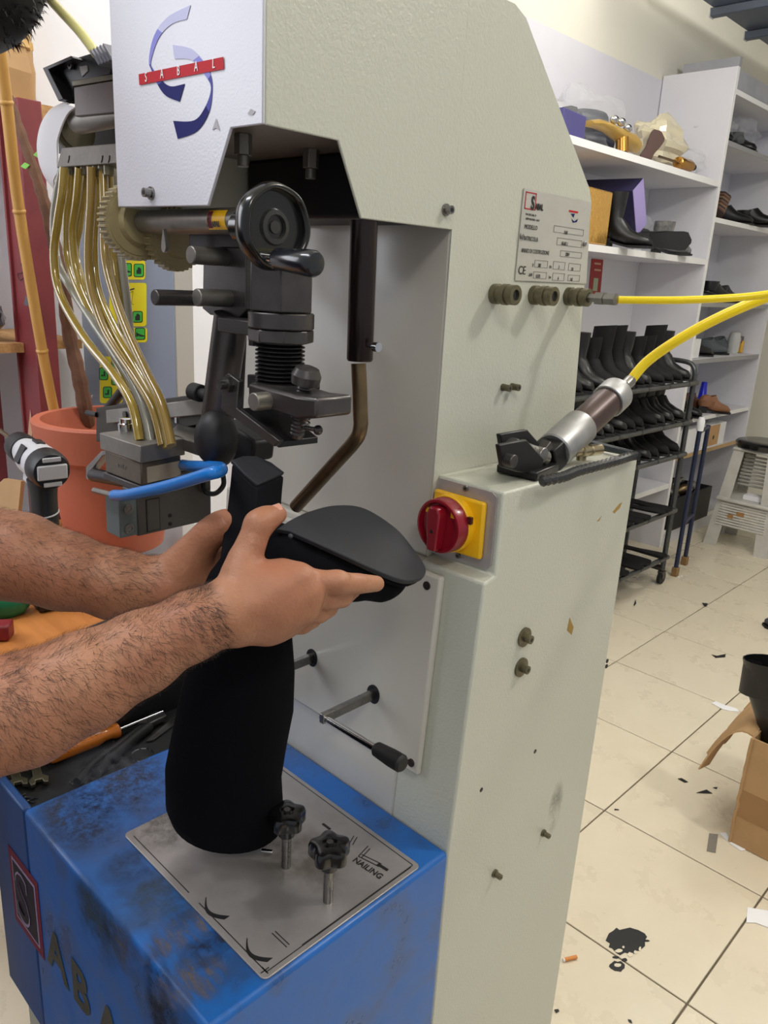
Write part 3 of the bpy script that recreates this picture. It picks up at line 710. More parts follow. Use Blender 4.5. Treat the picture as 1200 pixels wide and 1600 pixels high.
# pressing block under the spindle
YP = 0.430
def k_(u, v, o=0.0): return at(u, v, 'Y', YP + o)
G().prism([k_(387, 598), k_(450, 614), k_(462, 618), k_(495, 622), k_(494, 654), k_(462, 656), k_(435, 645), k_(387, 634)], (0, 0.042, 0.0)).build('press_block', DARK, mc, bevel=0.003)
G().prism([k_(386, 585, 0.03), k_(462, 590, 0.03), k_(462, 612, 0.03), k_(386, 606, 0.03)], (0, 0.03, 0)).build('press_block_back', BLACKM, mc, bevel=0.001)
p = k_(418, 626); G().cyl(p + Y3 * 0.004, p - Y3 * 0.016, 0.0082, n=22).build('press_pin', GREYM, mc, bevel=0.001)
# angled jaw plate
G().prism([k_(347, 591, -.004), k_(356, 583, -.004), k_(373, 596, -.004), k_(369, 638, -.004), k_(436, 689, -.004), k_(428, 698, -.004), k_(345, 639, -.004)], (0, 0.006, 0)).build('jaw_side', DARK, mc, bevel=0.0008)
a, b, c = k_(371, 640, 0), k_(435, 690, 0), k_(496, 684, 0)
top4 = [k_(371, 638, 0.002), k_(435, 690, 0.002)]
dv = at(497, 683, 'Z', top4[1].z) - top4[1]
G().prism([top4[0], top4[1], top4[1] + dv, top4[0] + dv], (0, 0, -0.006)).build('jaw_plate', BLACKM, mc, bevel=0.0008)
p = k_(359, 600, -.004); G().cyl(p, p - Y3 * 0.012, 0.0045, n=14).build('jaw_pivot', STEEL, mc); G().cyl(p, p - Y3 * 0.005, 0.008, n=6).build('jaw_pivot_nut', DARK, mc)
# adjusting bolt and small sprung screw
a, b = k_(480, 579, .02), k_(463, 683, .02); d = (a - b).normalized()
prof = [(0, 0.0062)]
for k in range(14): prof += [(0.004 + k * 0.0036, 0.0070), (0.0058 + k * 0.0036, 0.0062)]
Lb = (a - b).length
prof = [(t, r) for t, r in prof if t < Lb - 0.014] + [(Lb - 0.013, 0.007), (Lb - 0.012, 0.0128), (Lb - 0.004, 0.0135), (Lb + 0.002, 0.0105), (Lb + 0.004, 0.005)]
G().lathe(b, d, prof, 24).build('adjusting_bolt', DARK, mc, smooth=25)
a, b = k_(477, 668, .02), k_(497, 672, .02); G().cyl(a, b, 0.0022, n=10).build('spring_screw', STEEL, mc); G().ell(b, (0.0045, 0.0045, 0.0045), 12, 8).build('screw_ball', DARK, mc)
sp = [a + (k_(474, 655, .02) - a) * 0 + Vector((0.004 * math.cos(q), 0.004 * math.sin(q), 0.0012 * q / 2)) for q in [0.5 * i for i in range(40)]]
G().tube(sp, 0.0008, 5).build('spring', STEEL, mc)
# slanted post, knob and black foot block
a, b = h(362, 492, .0), h(338, 668, .0)
G().cyl(b, a, 0.0175, n=28).build('slanted_post', DARK, mc); p = h(345, 507, -0.0172); G().cyl(p + Y3 * .002, p - Y3 * 0.0008, 0.0055, n=16).build('post_hole', INK, mc)
a = h(372, 500, .03); b = h(366, 640, .03); G().cyl(b, a, 0.010, n=20).build('rear_post', BLACKM, mc)
a, b = h(301, 611, -.005), h(322, 617, -.005); d = (b - a).normalized(); G().lathe(a, d, [(0, 0.0085), (0.001, 0.0095), (0.016, 0.0095), (0.017, 0.0085)], 24).cyl(a + d * .016, a + d * 0.035, 0.006).build('knurled_knob', BLACKR, mc)
RUB = mat('black_foot', (27, 26, 29), 0.5)
c = h(338, 690, -.01)
G().ell(c, (0.021, 0.024, 0.031), 20, 14, fn=lambda p: 1 + 0.10 * max(0, p.z) - 0.16 * max(0, -p.z) * (1 if p.x < 0 else 0.3)).build('foot_bulb', RUB, mc)
G().prism([h(350, 655, .03), h(397, 690, .03), h(394, 722, .03), h(346, 720, .03)], (0, 0.03, 0)).build('foot_block', RUB, mc, bevel=0.004)
# long lever behind the head: black sleeve and bent rod
YL = 0.560
def lv(u, v): return at(u, v, 'Y', YL)
G().lathe(lv(562, 564), lv(569, 345) - lv(562, 564), [(0, 0.0125), (0.002, 0.0135), (lv(569, 345) - lv(562, 564)).length and ((lv(569, 345) - lv(562, 564)).length, 0.0135)], 26).build('lever_sleeve', mat('dark_bronze_sleeve', (58, 50, 50), 0.25, metal=0.8), mc)
rod = spline([lv(560, 568), lv(562, 610), lv(563, 645)], 4) + spline([lv(564, 662), lv(560, 680), lv(548, 697)], 5) + spline([lv(537, 709), lv(500, 750), lv(462, 792)], 4)
G().tube(rod, 0.0078, 14).build('lever_rod', BRASS, mc)
p = lv(572, 540); G().cyl(p, p + X3 * 0.012, 0.0022, n=10).cyl(p + X3 * .012, p + X3 * 0.018, 0.0048, n=16).build('lever_screw', CHROME, mc)

# ---------------------------------------------------------------- nail feeder at the left of the hood
YFD = 0.47
def fd(u, v, o=0.0): return at(u, v, 'Y', YFD + o)
OLIVE = mat('olive_grey_metal', (112, 106, 88), 0.45, metal=0.6, var=0.3, vscale=25)
BROWNB = mat('brown_painted_block', (92, 82, 80), 0.45, metal=0.3, var=0.15, vscale=15)
# white curved guard
Rg = 0.112; gcx = fd(150, 235)
c0 = fd(178, 240, 0.05)
gw = G(); rings = []
lpts = [(112, 160), (86, 172), (70, 192), (63, 215), (62, 240), (68, 268), (82, 292), (104, 312)]
rpts = [(118, 168), (108, 176), (100, 190), (94, 206), (90, 222), (90, 240), (90, 255), (92, 268)]
top = spline([fd(u, v, 0.05) for u, v in lpts], 5); inn = spline([fd(u, v, 0.0) for u, v in rpts], 5)
gw.sheet(lambda a, b: top[min(int(round(a * (len(top) - 1))), len(top) - 1)].lerp(inn[min(int(round(a * (len(inn) - 1))), len(inn) - 1)], b) + Vector((0, -0.012 * math.sin(math.pi * b), 0)), len(top) - 1, 6, 0.002)
gw.build('feeder_guard', mat('white_guard', (228, 228, 232), 0.35), mc)
# drum and rollers behind the guard
p = fd(128, 200, .03)
G().prism([fd(90, 185, .08), fd(205, 160, .08), fd(205, 232, .08), fd(92, 240, .08)], (0, 0.02, 0)).build('feeder_back', mat('feeder_black', (20, 20, 24), 0.5), mc)
a = fd(113, 205, .035); G().lathe(a, X3, [(0, 0.025), (0.006, 0.0265), (0.010, 0.0265), (0.011, 0.022), (0.016, 0.022), (0.017, 0.015)], 32).build('feeder_wheel', OLIVE, mc)
a = fd(122, 190, .02); b = fd(200, 186, .02); G().cyl(a, Vector((b.x, a.y, a.z)), 0.0145, n=24).build('feeder_roller', GREYM, mc)
G().prism([fd(115, 136), fd(200, 122), fd(200, 174), fd(117, 182)], (0, 0.03, 0)).build('feeder_block', BROWNB, mc, bevel=0.0012)
G().prism([fd(112, 126), fd(200, 112), fd(200, 120), fd(113, 135)], (0, 0.032, 0)).build('feeder_strip', OLIVE, mc, bevel=0.0008)
# black tilted hopper block above
tp = [fd(66, 106, .01), fd(150, 80, .01), fd(176, 100, .01), fd(172, 118, .01), fd(116, 130, .01), (fd(113, 152, .01)), fd(92, 158, .01)]
HB = G().prism(tp, (0, 0.045, 0)).build('hopper_block', BLACKM, mc, bevel=0.002)
G().prism([fd(66, 106, -.004), fd(110, 87, -.004), fd(114, 91, -.004), fd(75, 108, -.004), fd(99, 155, -.004), fd(91, 158, -.004)], (0, 0.02, 0)).build('hopper_rim', BLACKM, HB, bevel=0.001)
p = fd(112, 101, .008); G().lathe(p, -Y3, [(0, 0.0055), (0.003, 0.0055), (0.003, 0.003), (0.001, 0.003)], 18).build('hopper_screw', DARK, HB)
G().prism([fd(124, 104, .009), fd(136, 102, .009), fd(137, 111, .009), fd(128, 120, .009)], (0, 0.001, 0)).build('hopper_mark', GREYM, HB)
gg = G()
for k in range(5):
    a, b = fd(154 + 5 * k, 82 - 2.4 * k, .0), fd(168 + 5 * k, 104 - 2 * k, .0)
    gg.obox((a + b) / 2, (b - a), Y3, (b - a).cross(Y3), ((b - a).length, 0.02, 0.0022))
gg.build('ribbed_grip', mat('grey_rib', (112, 112, 122), 0.5), mc, kind='stuff')
# manifold
MF = G().prism([fd(96, 231, -.01), fd(205, 222, -.01), fd(205, 254, -.01), fd(88, 262, -.01)], (0, 0.030, 0)).build('tube_manifold', mat('manifold_grey', (116, 110, 102), 0.5, metal=0.4, var=0.3, vscale=30), mc, bevel=0.0012)
for u in (108, 160, 171):
    a, b = fd(u, 243, -.0105), fd(u - 2, 254, -.0105); G().tube([a, (a + b) / 2 + X3 * .001, b], 0.0006, 5).build('stamped_mark', INK, MF)
# nail tubes
TUBE = mat('amber_tube', (192, 164, 72), 0.10, spec=0.7, trans=0.30, var=0.5, vscale=14, rgb2=(128, 104, 36), coat=0.7)
TUBEC = mat('clear_grey_tube', (176, 174, 160), 0.2, spec=0.6, trans=0.4)
TUBED = mat('dark_amber_tube', (150, 122, 58), 0.16, spec=0.6, trans=0.15, coat=0.3)
paths = [
    ([(100, 262), (97, 300), (90, 345), (84, 400), (94, 460), (132, 528), (178, 585), (206, 632), (218, 688)], TUBE, -.014, -.030),
    ([(98, 262), (90, 300), (84, 350), (90, 410), (112, 452), (150, 510), (190, 570), (222, 630), (236, 692)], TUBEC, .004, -.018),
    ([(112, 262), (110, 300), (104, 345), (108, 410), (136, 480), (176, 552), (208, 620), (226, 690)], TUBE, .0, -.010),
    ([(124, 262), (120, 310), (113, 370), (124, 440), (160, 515), (200, 590), (226, 640), (232, 690)], TUBE, -.006, .002),
    ([(133, 262), (130, 300), (124, 352), (118, 400), (140, 470), (184, 545), (224, 620), (246, 690)], TUBE, .01, -.006),
    ([(143, 262), (142, 320), (138, 390), (142, 450), (166, 520), (214, 594), (240, 640), (254, 696)], TUBED, -.01, -.026),
    ([(152, 262), (150, 320), (146, 380), (152, 450), (182, 520), (216, 575), (246, 630), (262, 700)], TUBE, .006, -.022),
    ([(161, 262), (163, 330), (164, 400), (178, 460), (200, 520), (228, 580), (252, 630), (268, 696)], TUBED, .0, -.036),
    ([(170, 262), (172, 320), (176, 400), (186, 470), (196, 540), (216, 590), (246, 640), (258, 690)], TUBE, .02, .004),
    ([(176, 262), (180, 330), (190, 410), (198, 470), (206, 540), (226, 600), (248, 640), (264, 685)], TUBEC, .03, .010),
]
for pth, m, o0, o1 in paths:
    n = len(pth); P = []
    for i, (u, v) in enumerate(pth):
        t = i / (n - 1); P.append(at(u, v, 'Y', YFD + o0 + (o1 - o0) * t - 0.010 * t + 0.0))
    G().tube(spline(P, 6), 0.0053, 12).build('nail_tube', m, mc)
for u in (100, 112, 124, 133, 143, 152, 161, 170):
    p = at(u, 262, 'Y', YFD); G().lathe(p + Z3 * 0.002, -Z3, [(0, 0.0062), (0.010, 0.0062), (0.011, 0.005)], 12).build('tube_nipple', DIRTYBRASS, MF)
# pale yellow feed hose at the top
a = spline([at(52, -30, 'Y', YFD), at(90, 12, 'Y', YFD), at(125, 50, 'Y', YFD), at(150, 84, 'Y', YFD)], 6)
G().tube(a, 0.0055, 12).build('feed_hose', mat('pale_yellow_hose', (226, 220, 150), 0.25, trans=0.2), mc)

# ---------------------------------------------------------------- nail block with the magazine slide
YN = 0.415
def nb(u, v, o=0.0): return at(u, v, 'Y', YN + o)
c = at(220, 735, 'Y', YN)
zt_ = at(220, 727, 'Y', YN).z
# top plate of the block: corners read on its upper plane
ZN = at(219, 697, 'Y', YN).z
q = [at(u, v, 'Z', ZN) for u, v in ((155, 676), (219, 697), (289, 685), (222, 668))]
TB = G().prism(q, (0, 0, -(ZN - at(219, 724, 'Y', q[1].y).z))).build('block_cap', GREYM, mc, bevel=0.0012)
zc = ZN - (ZN - at(219, 724, 'Y', q[1].y).z)
def shrink(q, k):
    c = sum(q, Vector()) / len(q); return [c + (p - c) * k for p in q]
q2 = [Vector((p.x, p.y, zc)) for p in shrink(q, 0.90)]
zl = at(222, 762, 'Y', q[1].y).z
G().prism(q2, (0, 0, zl - zc)).build('block_body', mat('warm_grey_metal', (122, 112, 100), 0.36, metal=0.75, var=0.25, vscale=30), mc, bevel=0.002)
q3 = [Vector((p.x, p.y, zl)) for p in shrink(q, 0.96)]
G().prism(q3, (0, 0, -0.008)).build('block_flange', DARK, mc, bevel=0.001)
e = q2[1]
G().obox((q2[1].lerp(q2[2], 0.55) + Vector((0, 0, (zl - zc) / 2 - 0.002))) , (q2[2] - q2[1]), (q2[2] - q2[1]).cross(Z3), Z3, ((q2[2] - q2[1]).length * 0.84, 0.002, (zc - zl) * 0.66)).build('block_label', mat('pale_label', (168, 158, 142), 0.45, var=0.3, vscale=120, rgb2=(70, 62, 50), thr=(0.28, 0.36)), mc)
b0, b1 = q2[0].lerp(q2[1], 0.35), q2[0].lerp(q2[1], 0.8)
dq = (q2[1] - q2[0]).normalized()
text('A XE.4', Vector((b0.x, b0.y, zc + (zl - zc) * 0.55)) + dq.cross(Z3) * 0.0005, dq, Z3, 0.0075, GREYM, mc, sx=0.9)
# magazine below
zm0, zm1 = zl - 0.008, at(215, 838, 'Y', YN).z
m0, m1, m2 = at(183, 780, 'Y', YN - .012), at(219, 790, 'Y', YN - .012), at(330, 765, 'Y', YN)
face = [at(218, 776, 'Y', YN), at(332, 748, 'Y', YN), at(328, 812, 'Y', YN), at(216, 838, 'Y', YN)]
MX0, MX1 = at(194, 800, 'Y', YN).x, at(328, 790, 'Y', YN).x
zA, zB = at(216, 780, 'Y', YN).z, at(216, 838, 'Y', YN).z
a3 = at(216, 838, 'Y', YN); b3 = at(330, 812, 'Z', a3.z); dirm = (b3 - a3).normalized(); nrm = Vector((dirm.y, -dirm.x, 0))
Lm = (b3 - a3).length; hm = at(216, 770, 'Y', a3.y).z - a3.z
dl = at(182, 838, 'Z', a3.z) - a3
MAG = G().prism([a3, a3 + dirm * Lm, a3 + dirm * Lm - nrm * 0.03, a3 - nrm * 0.03], (0, 0, hm)).build('magazine', mat('magazine_steel', (98, 94, 90), 0.4, metal=0.6, var=0.15, vscale=20), mc, bevel=0.001)
G().prism([a3 + Vector((0, 0, 0.002)), a3 - nrm * 0.03 + Vector((0, 0, 0.002)), a3 - nrm * 0.03 - dirm * 0.022 + Vector((0, 0, 0.002)), a3 - dirm * 0.022 + Vector((0, 0, 0.002))], (0, 0, hm * 0.86)).build('magazine_end', mat('teal_grey_metal', (112, 124, 126), 0.4, metal=0.5), mc, bevel=0.0012)
for f_ in (0.22, 0.66):
    p = a3 - dirm * 0.011 + nrm * 0.0002 + Vector((0, 0, hm * f_)); G().lathe(p, nrm, [(0, 0.006), (0.0012, 0.006), (0.0012, 0.0035), (0.0005, 0.0034)], 18).build('end_screw', STEEL, mc)
p = a3 + dirm * 0.012 + nrm * 0.0001 + Vector((0, 0, hm * 0.42)); G().obox(p + dirm * 0.008, dirm, nrm, Z3, (0.018, 0.0006, hm * 0.74)).build('magazine_slot', INK, MAG)
G().obox(p + dirm * 0.008 + nrm * 0.0004, dirm, nrm, Z3, (0.0155, 0.0008, hm * 0.70)).build('magazine_gate', mat('magazine_steel', (0, 0, 0)), MAG)
for t_, f_ in ((0.42, 0.32), (0.42, 0.12)):
    p = a3 + dirm * Lm * t_ + nrm * 0.0002 + Vector((0, 0, hm * f_)); G().cyl(p, p + nrm * 0.0004, 0.0024, n=10).build('magazine_hole', INK, MAG)
a = a3 + dirm * Lm * 0.72 + Vector((0, 0, hm)) ; G().obox(a - nrm * 0.012 + Z3 * 0.008, dirm, nrm, Z3, (0.05, 0.03, 0.014)).build('slide_catch', GREYM, mc, bevel=0.004)
a = a + dirm * 0.014; G().tube(spline([a + nrm * 0.004, a + nrm * .008 - Z3 * 0.012, a + nrm * .006 + dirm * .016 - Z3 * .018, a + dirm * .03 + nrm * .004 - Z3 * .010, a + dirm * .032 + Z3 * .004], 6), 0.0032, 8).build('black_hook', BLACKM, mc)
# left guide plate and rod
G().prism([nb(134, 730, .03), nb(158, 705, .03), nb(176, 703, .03), nb(176, 708, .03), nb(160, 712, .03), nb(142, 735, .03), nb(142, 752, .03), nb(134, 748, .03)], (0, 0.012, 0)).build('guide_bracket', STEEL, mc, bevel=0.0008)
G().cyl(nb(146, 742, .03), nb(200, 752, .03), 0.0085, n=18).build('guide_rod', BLACKM, mc)
# blue bent handle rod
P = spline([nb(178, 774, -.03), nb(200, 773, -.03), nb(260, 760, -.025), nb(325, 741, -.02), nb(341, 737, -.012), nb(346, 733, .0), nb(338, 730, .02), nb(300, 728, .045), nb(286, 726, .06)], 7)
BH = G().tube(P, 0.0062, 14).build('blue_handle', mat('blue_sleeve', (28, 124, 214), 0.3, coat=0.2), mc)
a = nb(178, 774, -.03); b = nb(147, 766, -.03); G().cyl(a, b, 0.0032, n=10).build('bare_wire_end', GREYM, BH)
# carriage behind the block
YB_ = 0.515
def bk(u, v, o=0.0): return at(u, v, 'Y', YB_ + o)
G().prism([bk(150, 637), bk(300, 617), bk(330, 622), bk(330, 660), bk(166, 690), bk(150, 690)], (0, 0.02, 0)).build('carriage_back', mat('carriage_dark', (58, 54, 48), 0.45, metal=0.5), mc, bevel=0.001)
G().prism([bk(165, 641, -.01), bk(322, 622, -.01), bk(322, 648, -.01), bk(166, 662, -.01)], (0, 0.01, 0)).build('carriage_bar', GREYM, mc, bevel=0.0012)
zc2 = bk(300, 668).z
G().prism([at(u, v, 'Z', zc2) for u, v in ((262, 676), (318, 694), (334, 662), (292, 648))], (0, 0, -0.016)).build('carriage_table', GREYM, mc, bevel=0.002)
for p in (at(197, 672, 'Z', ZN), at(284, 660, 'Z', zc2)):
    G().lathe(p, Z3, [(0, 0.009), (0.008, 0.0092), (0.009, 0.0075), (0.014, 0.0075), (0.0145, 0.006)], 22).build('carriage_bolt', CHROME, mc, smooth=25)
p = bk(196, 648, -.011); G().cyl(p, p - Y3 * 0.002, 0.005, n=16).build('carriage_screw', DARK, mc)
a = bk(136, 645, .0); G().cyl(a, bk(152, 648, .0), 0.004, n=10).build('carriage_stud', BLACKM, mc)
a, b = bk(168, 640, .08), bk(212, 585, .08); G().cyl(a, b, 0.008, n=12).build('brace_rod', BLACKM, mc)

# ---------------------------------------------------------------- control box with pictogram stickers (stands left of the machine)
YC = 0.96
def cb(u, v, o=0.0): return at(u, v, 'Y', YC - o)
cx0, cx1 = cb(136, 640).x, cb(272, 500).x
CG = mat('control_grey', (138, 148, 162), 0.42, var=0.06, vscale=5)
CB = thing('control_box', 'grey control box with yellow and green pictogram stickers behind the nail tubes', 'control box', (cx0 + 0.2, YC + 0.03, 0))
G().box((cx0, YC, 1.06), (cx1, YC + 0.003, 1.62)).build('front_panel', CG, CB, bevel=0.001)
G().box((cx0, YC + 0.003, 1.055), (cx1 + 0.001, YC + 0.05, 1.625)).build('housing', mat('housing_grey_beige', (176, 172, 166), 0.5), CB, bevel=0.002)
G().box((cx0 + 0.05, YC + 0.01, 0.0), (cx1 - 0.002, YC + 0.045, 1.055)).build('stand', mat('stand_white', (226, 226, 226), 0.5), CB, bevel=0.002)
YS1 = mat('sticker_yellow', (246, 234, 20), 0.45); GS = mat('sticker_green', (64, 196, 72), 0.45); SKI = mat('sticker_outline', (26, 40, 30), 0.5)
def quadp(pts, m, nm, o, th=0.0004):
    return G().prism([cb(u, v, o) for u, v in pts], (0, -th, 0)).build(nm, m, CB, smooth=0)
def rr(u0, v0, u1, v1, r=4):
    o = []
    for cu, cv, a0 in ((u1 - r, v0 + r, -90), (u1 - r, v1 - r, 0), (u0 + r, v1 - r, 90), (u0 + r, v0 + r, 180)):
        for k in range(4):
            a = math.radians(a0 + 30 * k); o.append((cu + r * math.cos(a), cv + r * math.sin(a)))
    return o
for r_ in ((171, 407, 227, 437), (171, 442, 229, 510), (171, 512, 230, 535), (156, 557, 192, 630), (144, 655, 152, 672)):
    quadp(rr(*r_), YS1, 'yellow_sticker', 0.0002)
def pict(u0, v0, u1, v1, kind):
    quadp(rr(u0, v0, u1, v1, 3), SKI, 'sticker_border', 0.0008); quadp(rr(u0 + 1.2, v0 + 1.2, u1 - 1.2, v1 - 1.2, 2.4), GS, 'green_pictogram', 0.0014)
    cu, cv = (u0 + u1) / 2, (v0 + v1) / 2; s_ = (u1 - u0) / 18.0
    if kind == 'hand': pp = [(-4, 6), (-4, -1), (-2, -1), (-2, -5), (0, -5), (0, -6), (2, -5), (2, -4), (4, -3), (4, 6)]
    elif kind == 'shoe': pp = [(-7, -3), (-3, 0), (3, 2), (7, 3), (7, 5), (1, 5), (-4, 3), (-5, 5), (-7, 5)]
    else: pp = [(-5, 5), (-5, 2), (0, 2), (0, -5), (3, -5), (3, 5)]
    quadp([(cu + a * s_, cv + b * s_) for a, b in pp], SKI, 'pictogram_mark', 0.0020)
for a in ((173, 410, 188, 431, 'shoe'), (191, 411, 206, 432, 'shoe'), (209, 412, 225, 433, 'hand'), (207, 486, 223, 504, 'hand'), (176, 506, 192, 527, 'shoe'), (211, 512, 227, 531, 'shoe'), (155, 574, 169, 594, '4'), (174, 558, 186, 576, '4'), (161, 604, 175, 622, '4'), (174, 584, 186, 602, '4')):
    pict(*a)
quadp([(203, 452), (210, 450), (210, 452), (203, 454)], SKI, 'sticker_mark', 0.0008)
gx = G()
for pa, pb in (((196, 460), (208, 455)), ((196, 460), (205, 480)), ((208, 455), (205, 480)), ((205, 480), (205, 492)), ((203, 474), (209, 476))):
    A, B = cb(pa[0], pa[1], .0008), cb(pb[0], pb[1], .0008); gx.tube([A, B], 0.0007, 4)
gx.build('sticker_drawing', mat('drawing_olive', (120, 112, 20), 0.6), CB, kind='stuff')
quadp([(144, 668), (152, 657), (152, 660), (146, 670)], RED, 'sticker_stripe', 0.0008)
p = cb(144, 619, .0); G().ell(p, (0.006, 0.004, 0.006), 14, 8).build('panel_screw', CHROME, CB)
# paper note on the column wall behind the post

pn = thing('paper_note', 'small yellowed paper note pinned to the wall behind the slanted post', 'note', at(327, 508, 'X', WX + 0.001))
nx = WX + 0.001
G().prism([at(u, v, 'X', nx) for u, v in ((320, 489), (336, 491), (336, 527), (320, 524))], (0.0008, 0, 0)).build('sheet', mat('yellowed_paper', (232, 224, 184), .7), pn)
gq = G()
for a, b in (((323, 497), (328, 501)), ((328, 501), (333, 495)), ((325, 508), (331, 506)), ((326, 513), (332, 515))): gq.tube([at(*a, 'X', nx + .0012), at(*b, 'X', nx + .0012)], .0018, 4)
gq.build('scribble', INK, pn, kind='stuff')

# ================================================================ left background: bench, pot, drill, red rack
BZ = 0.90
WOOD = mat('orange_wood', (200, 128, 64), 0.5, var=0.5, vscale=7, rgb2=(150, 86, 40), stretch=(1, 6, 1))
e0, e1 = at(30, 1022, 'Z', BZ), at(205, 952, 'Z', BZ)
ed = (e1 - e0).normalized(); en = Vector((-ed.y, ed.x, 0))
if en.x > 0: en = -en
wb = thing('workbench', 'orange wooden workbench with a dark edge strip left of the machine', 'workbench', (e0.x - 0.3, e0.y, 0))
A = e0 - ed * 0.22; Bq = e0 + ed * 0.235
G().prism([A, Bq, Vector((-1.66, 0.86, BZ)), Vector((-1.70, 0.86, BZ)), Vector((-1.70, A.y, BZ))], (0, 0, -0.03)).build('bench_top', WOOD, wb, bevel=0.002)
G().prism([A - en * 0.022, Bq - en * 0.022, Bq - en * 0.0005, A - en * 0.0005], (0, 0, -0.045)).build('edge_strip', mat('dark_edge_strip', (62, 54, 46), 0.6, var=0.3, vscale=20), wb, bevel=0.002)
for p in (A + ed * .05 + en * .05, Bq - ed * .05 + en * .05, Vector((-1.66, A.y + 0.05, 0)), Vector((-1.66, 0.80, 0))):
    G().box((p.x - 0.025, p.y - 0.025, 0), (p.x + 0.025, p.y + 0.025, BZ - 0.03)).build('leg', mat('bench_leg', (120, 84, 52), 0.6), wb)
# red plastic corner piece and green object on the bench
p = at(0, 1016, 'Z', BZ)
r_ = G(); r_.rbox((p.x - 0.06, p.y - 0.01, BZ + 0.014), (0.10, 0.03, 0.026), rz=0.9); tag(r_.build('red_block', mat('dark_red_plastic', (128, 26, 36), 0.4), bevel=0.004), 'dark red plastic block on the orange bench at its near edge', 'block')
p = at(20, 948, 'Z', BZ)
go = thing('green_bottle', 'green plastic bottle lying on the orange bench beside the forearm', 'bottle', (p.x, p.y, BZ))
a = at(-70, 948, 'Z', BZ + 0.028); b = at(46, 938, 'Z', BZ + 0.02); d = (b - a).normalized(); Lg = (b - a).length
G().lathe(a, d, [(0, 0.025), (0.01, 0.0275), (Lg * 0.72, 0.0275), (Lg * 0.9, 0.021), (Lg, 0.009)], 28).build('body', mat('green_plastic', (16, 112, 72), 0.35), go)
G().lathe(a, -d, [(0, 0.02), (0.03, 0.02)], 20).build('cap', mat('green_plastic', (0, 0, 0)), go)

# terracotta pot with a bamboo stick and a bare branch
TC = mat('terracotta', (186, 104, 78), 0.62, var=0.35, vscale=5, rgb2=(150, 72, 50), bump=0.03)
PX, PY = -1.6, 0.74
PX = at(178, 760, 'Y', PY).x
zr = at(70, 662, 'Y', PY).z
pot = thing('terracotta_pot', 'large terracotta flower pot standing behind the drill', 'flower pot', (PX, PY, BZ))
hz = (at(150, 690, 'Y', PY - 0.14).z - 0.006) - BZ; KP = 1.12
prof = [(0, 0.082), (0.003, 0.086), (hz - 0.075, 0.116), (hz - 0.073, 0.124), (hz - 0.068, 0.128), (hz - 0.004, 0.134), (hz, 0.131), (hz, 0.118), (hz - 0.03, 0.114), (hz - 0.10, 0.108), (hz - 0.10, 0.0)]
G().lathe((PX, PY, BZ), Z3, [(t, r * KP) for t, r in prof], 48).build('body', TC, pot)
soil = G().lathe((PX, PY, BZ + hz - 0.10), Z3, [(0, 0.105), (0.012, 0.10), (0.02, 0.05), (0.022, 0.0)], 30).build('soil', mat('dark_soil', (58, 42, 32), 0.95, var=0.4, vscale=60, bump=0.5, bscale=90), pot)
bs = thing('bamboo_stick', 'straight yellow bamboo cane leaning out of the terracotta pot', 'cane', (PX - 0.05, PY, BZ + hz - 0.08))
def pl_(u, v, Y=PY): return at(u, v, 'Y', Y)
cane = [pl_(90, 668, .705), pl_(66, 548, .67), pl_(30, 330, .63), pl_(10, 160, .60), pl_(-8, 20, .58)]
b0 = Vector((PX - 0.075, PY - 0.005, BZ + hz - 0.085))
BAM = mat('bamboo', (206, 158, 84), 0.4, var=0.35, vscale=8, rgb2=(170, 116, 50), stretch=(6, 6, 1))
G().tube([b0] + spline(cane, 6), 0.0105, 12).build('cane', BAM, bs)
for u, v, Y in ((66, 548, .67), (30, 330, .63), (10, 160, .60)):
    p = pl_(u, v, Y); d = (cane[0] - cane[3]).normalized(); G().lathe(p - d * 0.004, d, [(0, 0.0106), (0.003, 0.0122), (0.005, 0.0122), (0.008, 0.0106)], 14).build('cane_node', BAM, bs)
br = thing('bare_branch', 'brown leafless plant stem with tiny green buds growing in the terracotta pot', 'plant', (PX + 0.02, PY + 0.02, BZ + hz - 0.08))
yb = PY + 0.035
brp = [pl_(13, 150, .655), pl_(30, 200, .66), pl_(52, 262, .67), pl_(70, 318, .68), pl_(84, 378, .69), pl_(98, 440, .70), pl_(108, 520, .72), pl_(124, 590, .735), pl_(135, 650, .75), Vector((pl_(142, 690, yb).x, yb, BZ + hz - 0.085))]
BARK = mat('brown_bark', (112, 78, 58), 0.8, var=0.5, vscale=40, rgb2=(70, 44, 32), bump=0.4, bscale=60)
sp = spline(brp, 6); G().tube(sp, [0.008 + 0.009 * i / len(sp) + 0.0012 * math.sin(i * 2.1) for i in range(len(sp))], 10).build('stem', BARK, br)
LEAF = mat('bud_green', (120, 190, 70), 0.5)
for (u, v), (du, dv), l_ in (((46, 258), (-14, 2), 1), ((52, 242), (14, -2), 1), ((104, 405), (3, 22), 1)):
    a = pl_(u, v, .66); b = pl_(u + du, v + dv, .65); n_ = (b - a).cross(Y3).normalized() * 0.006
    G().prism([a, a.lerp(b, .5) + n_, b, a.lerp(b, .5) - n_], (0, 0.0012, 0)).build('leaf', LEAF, br)

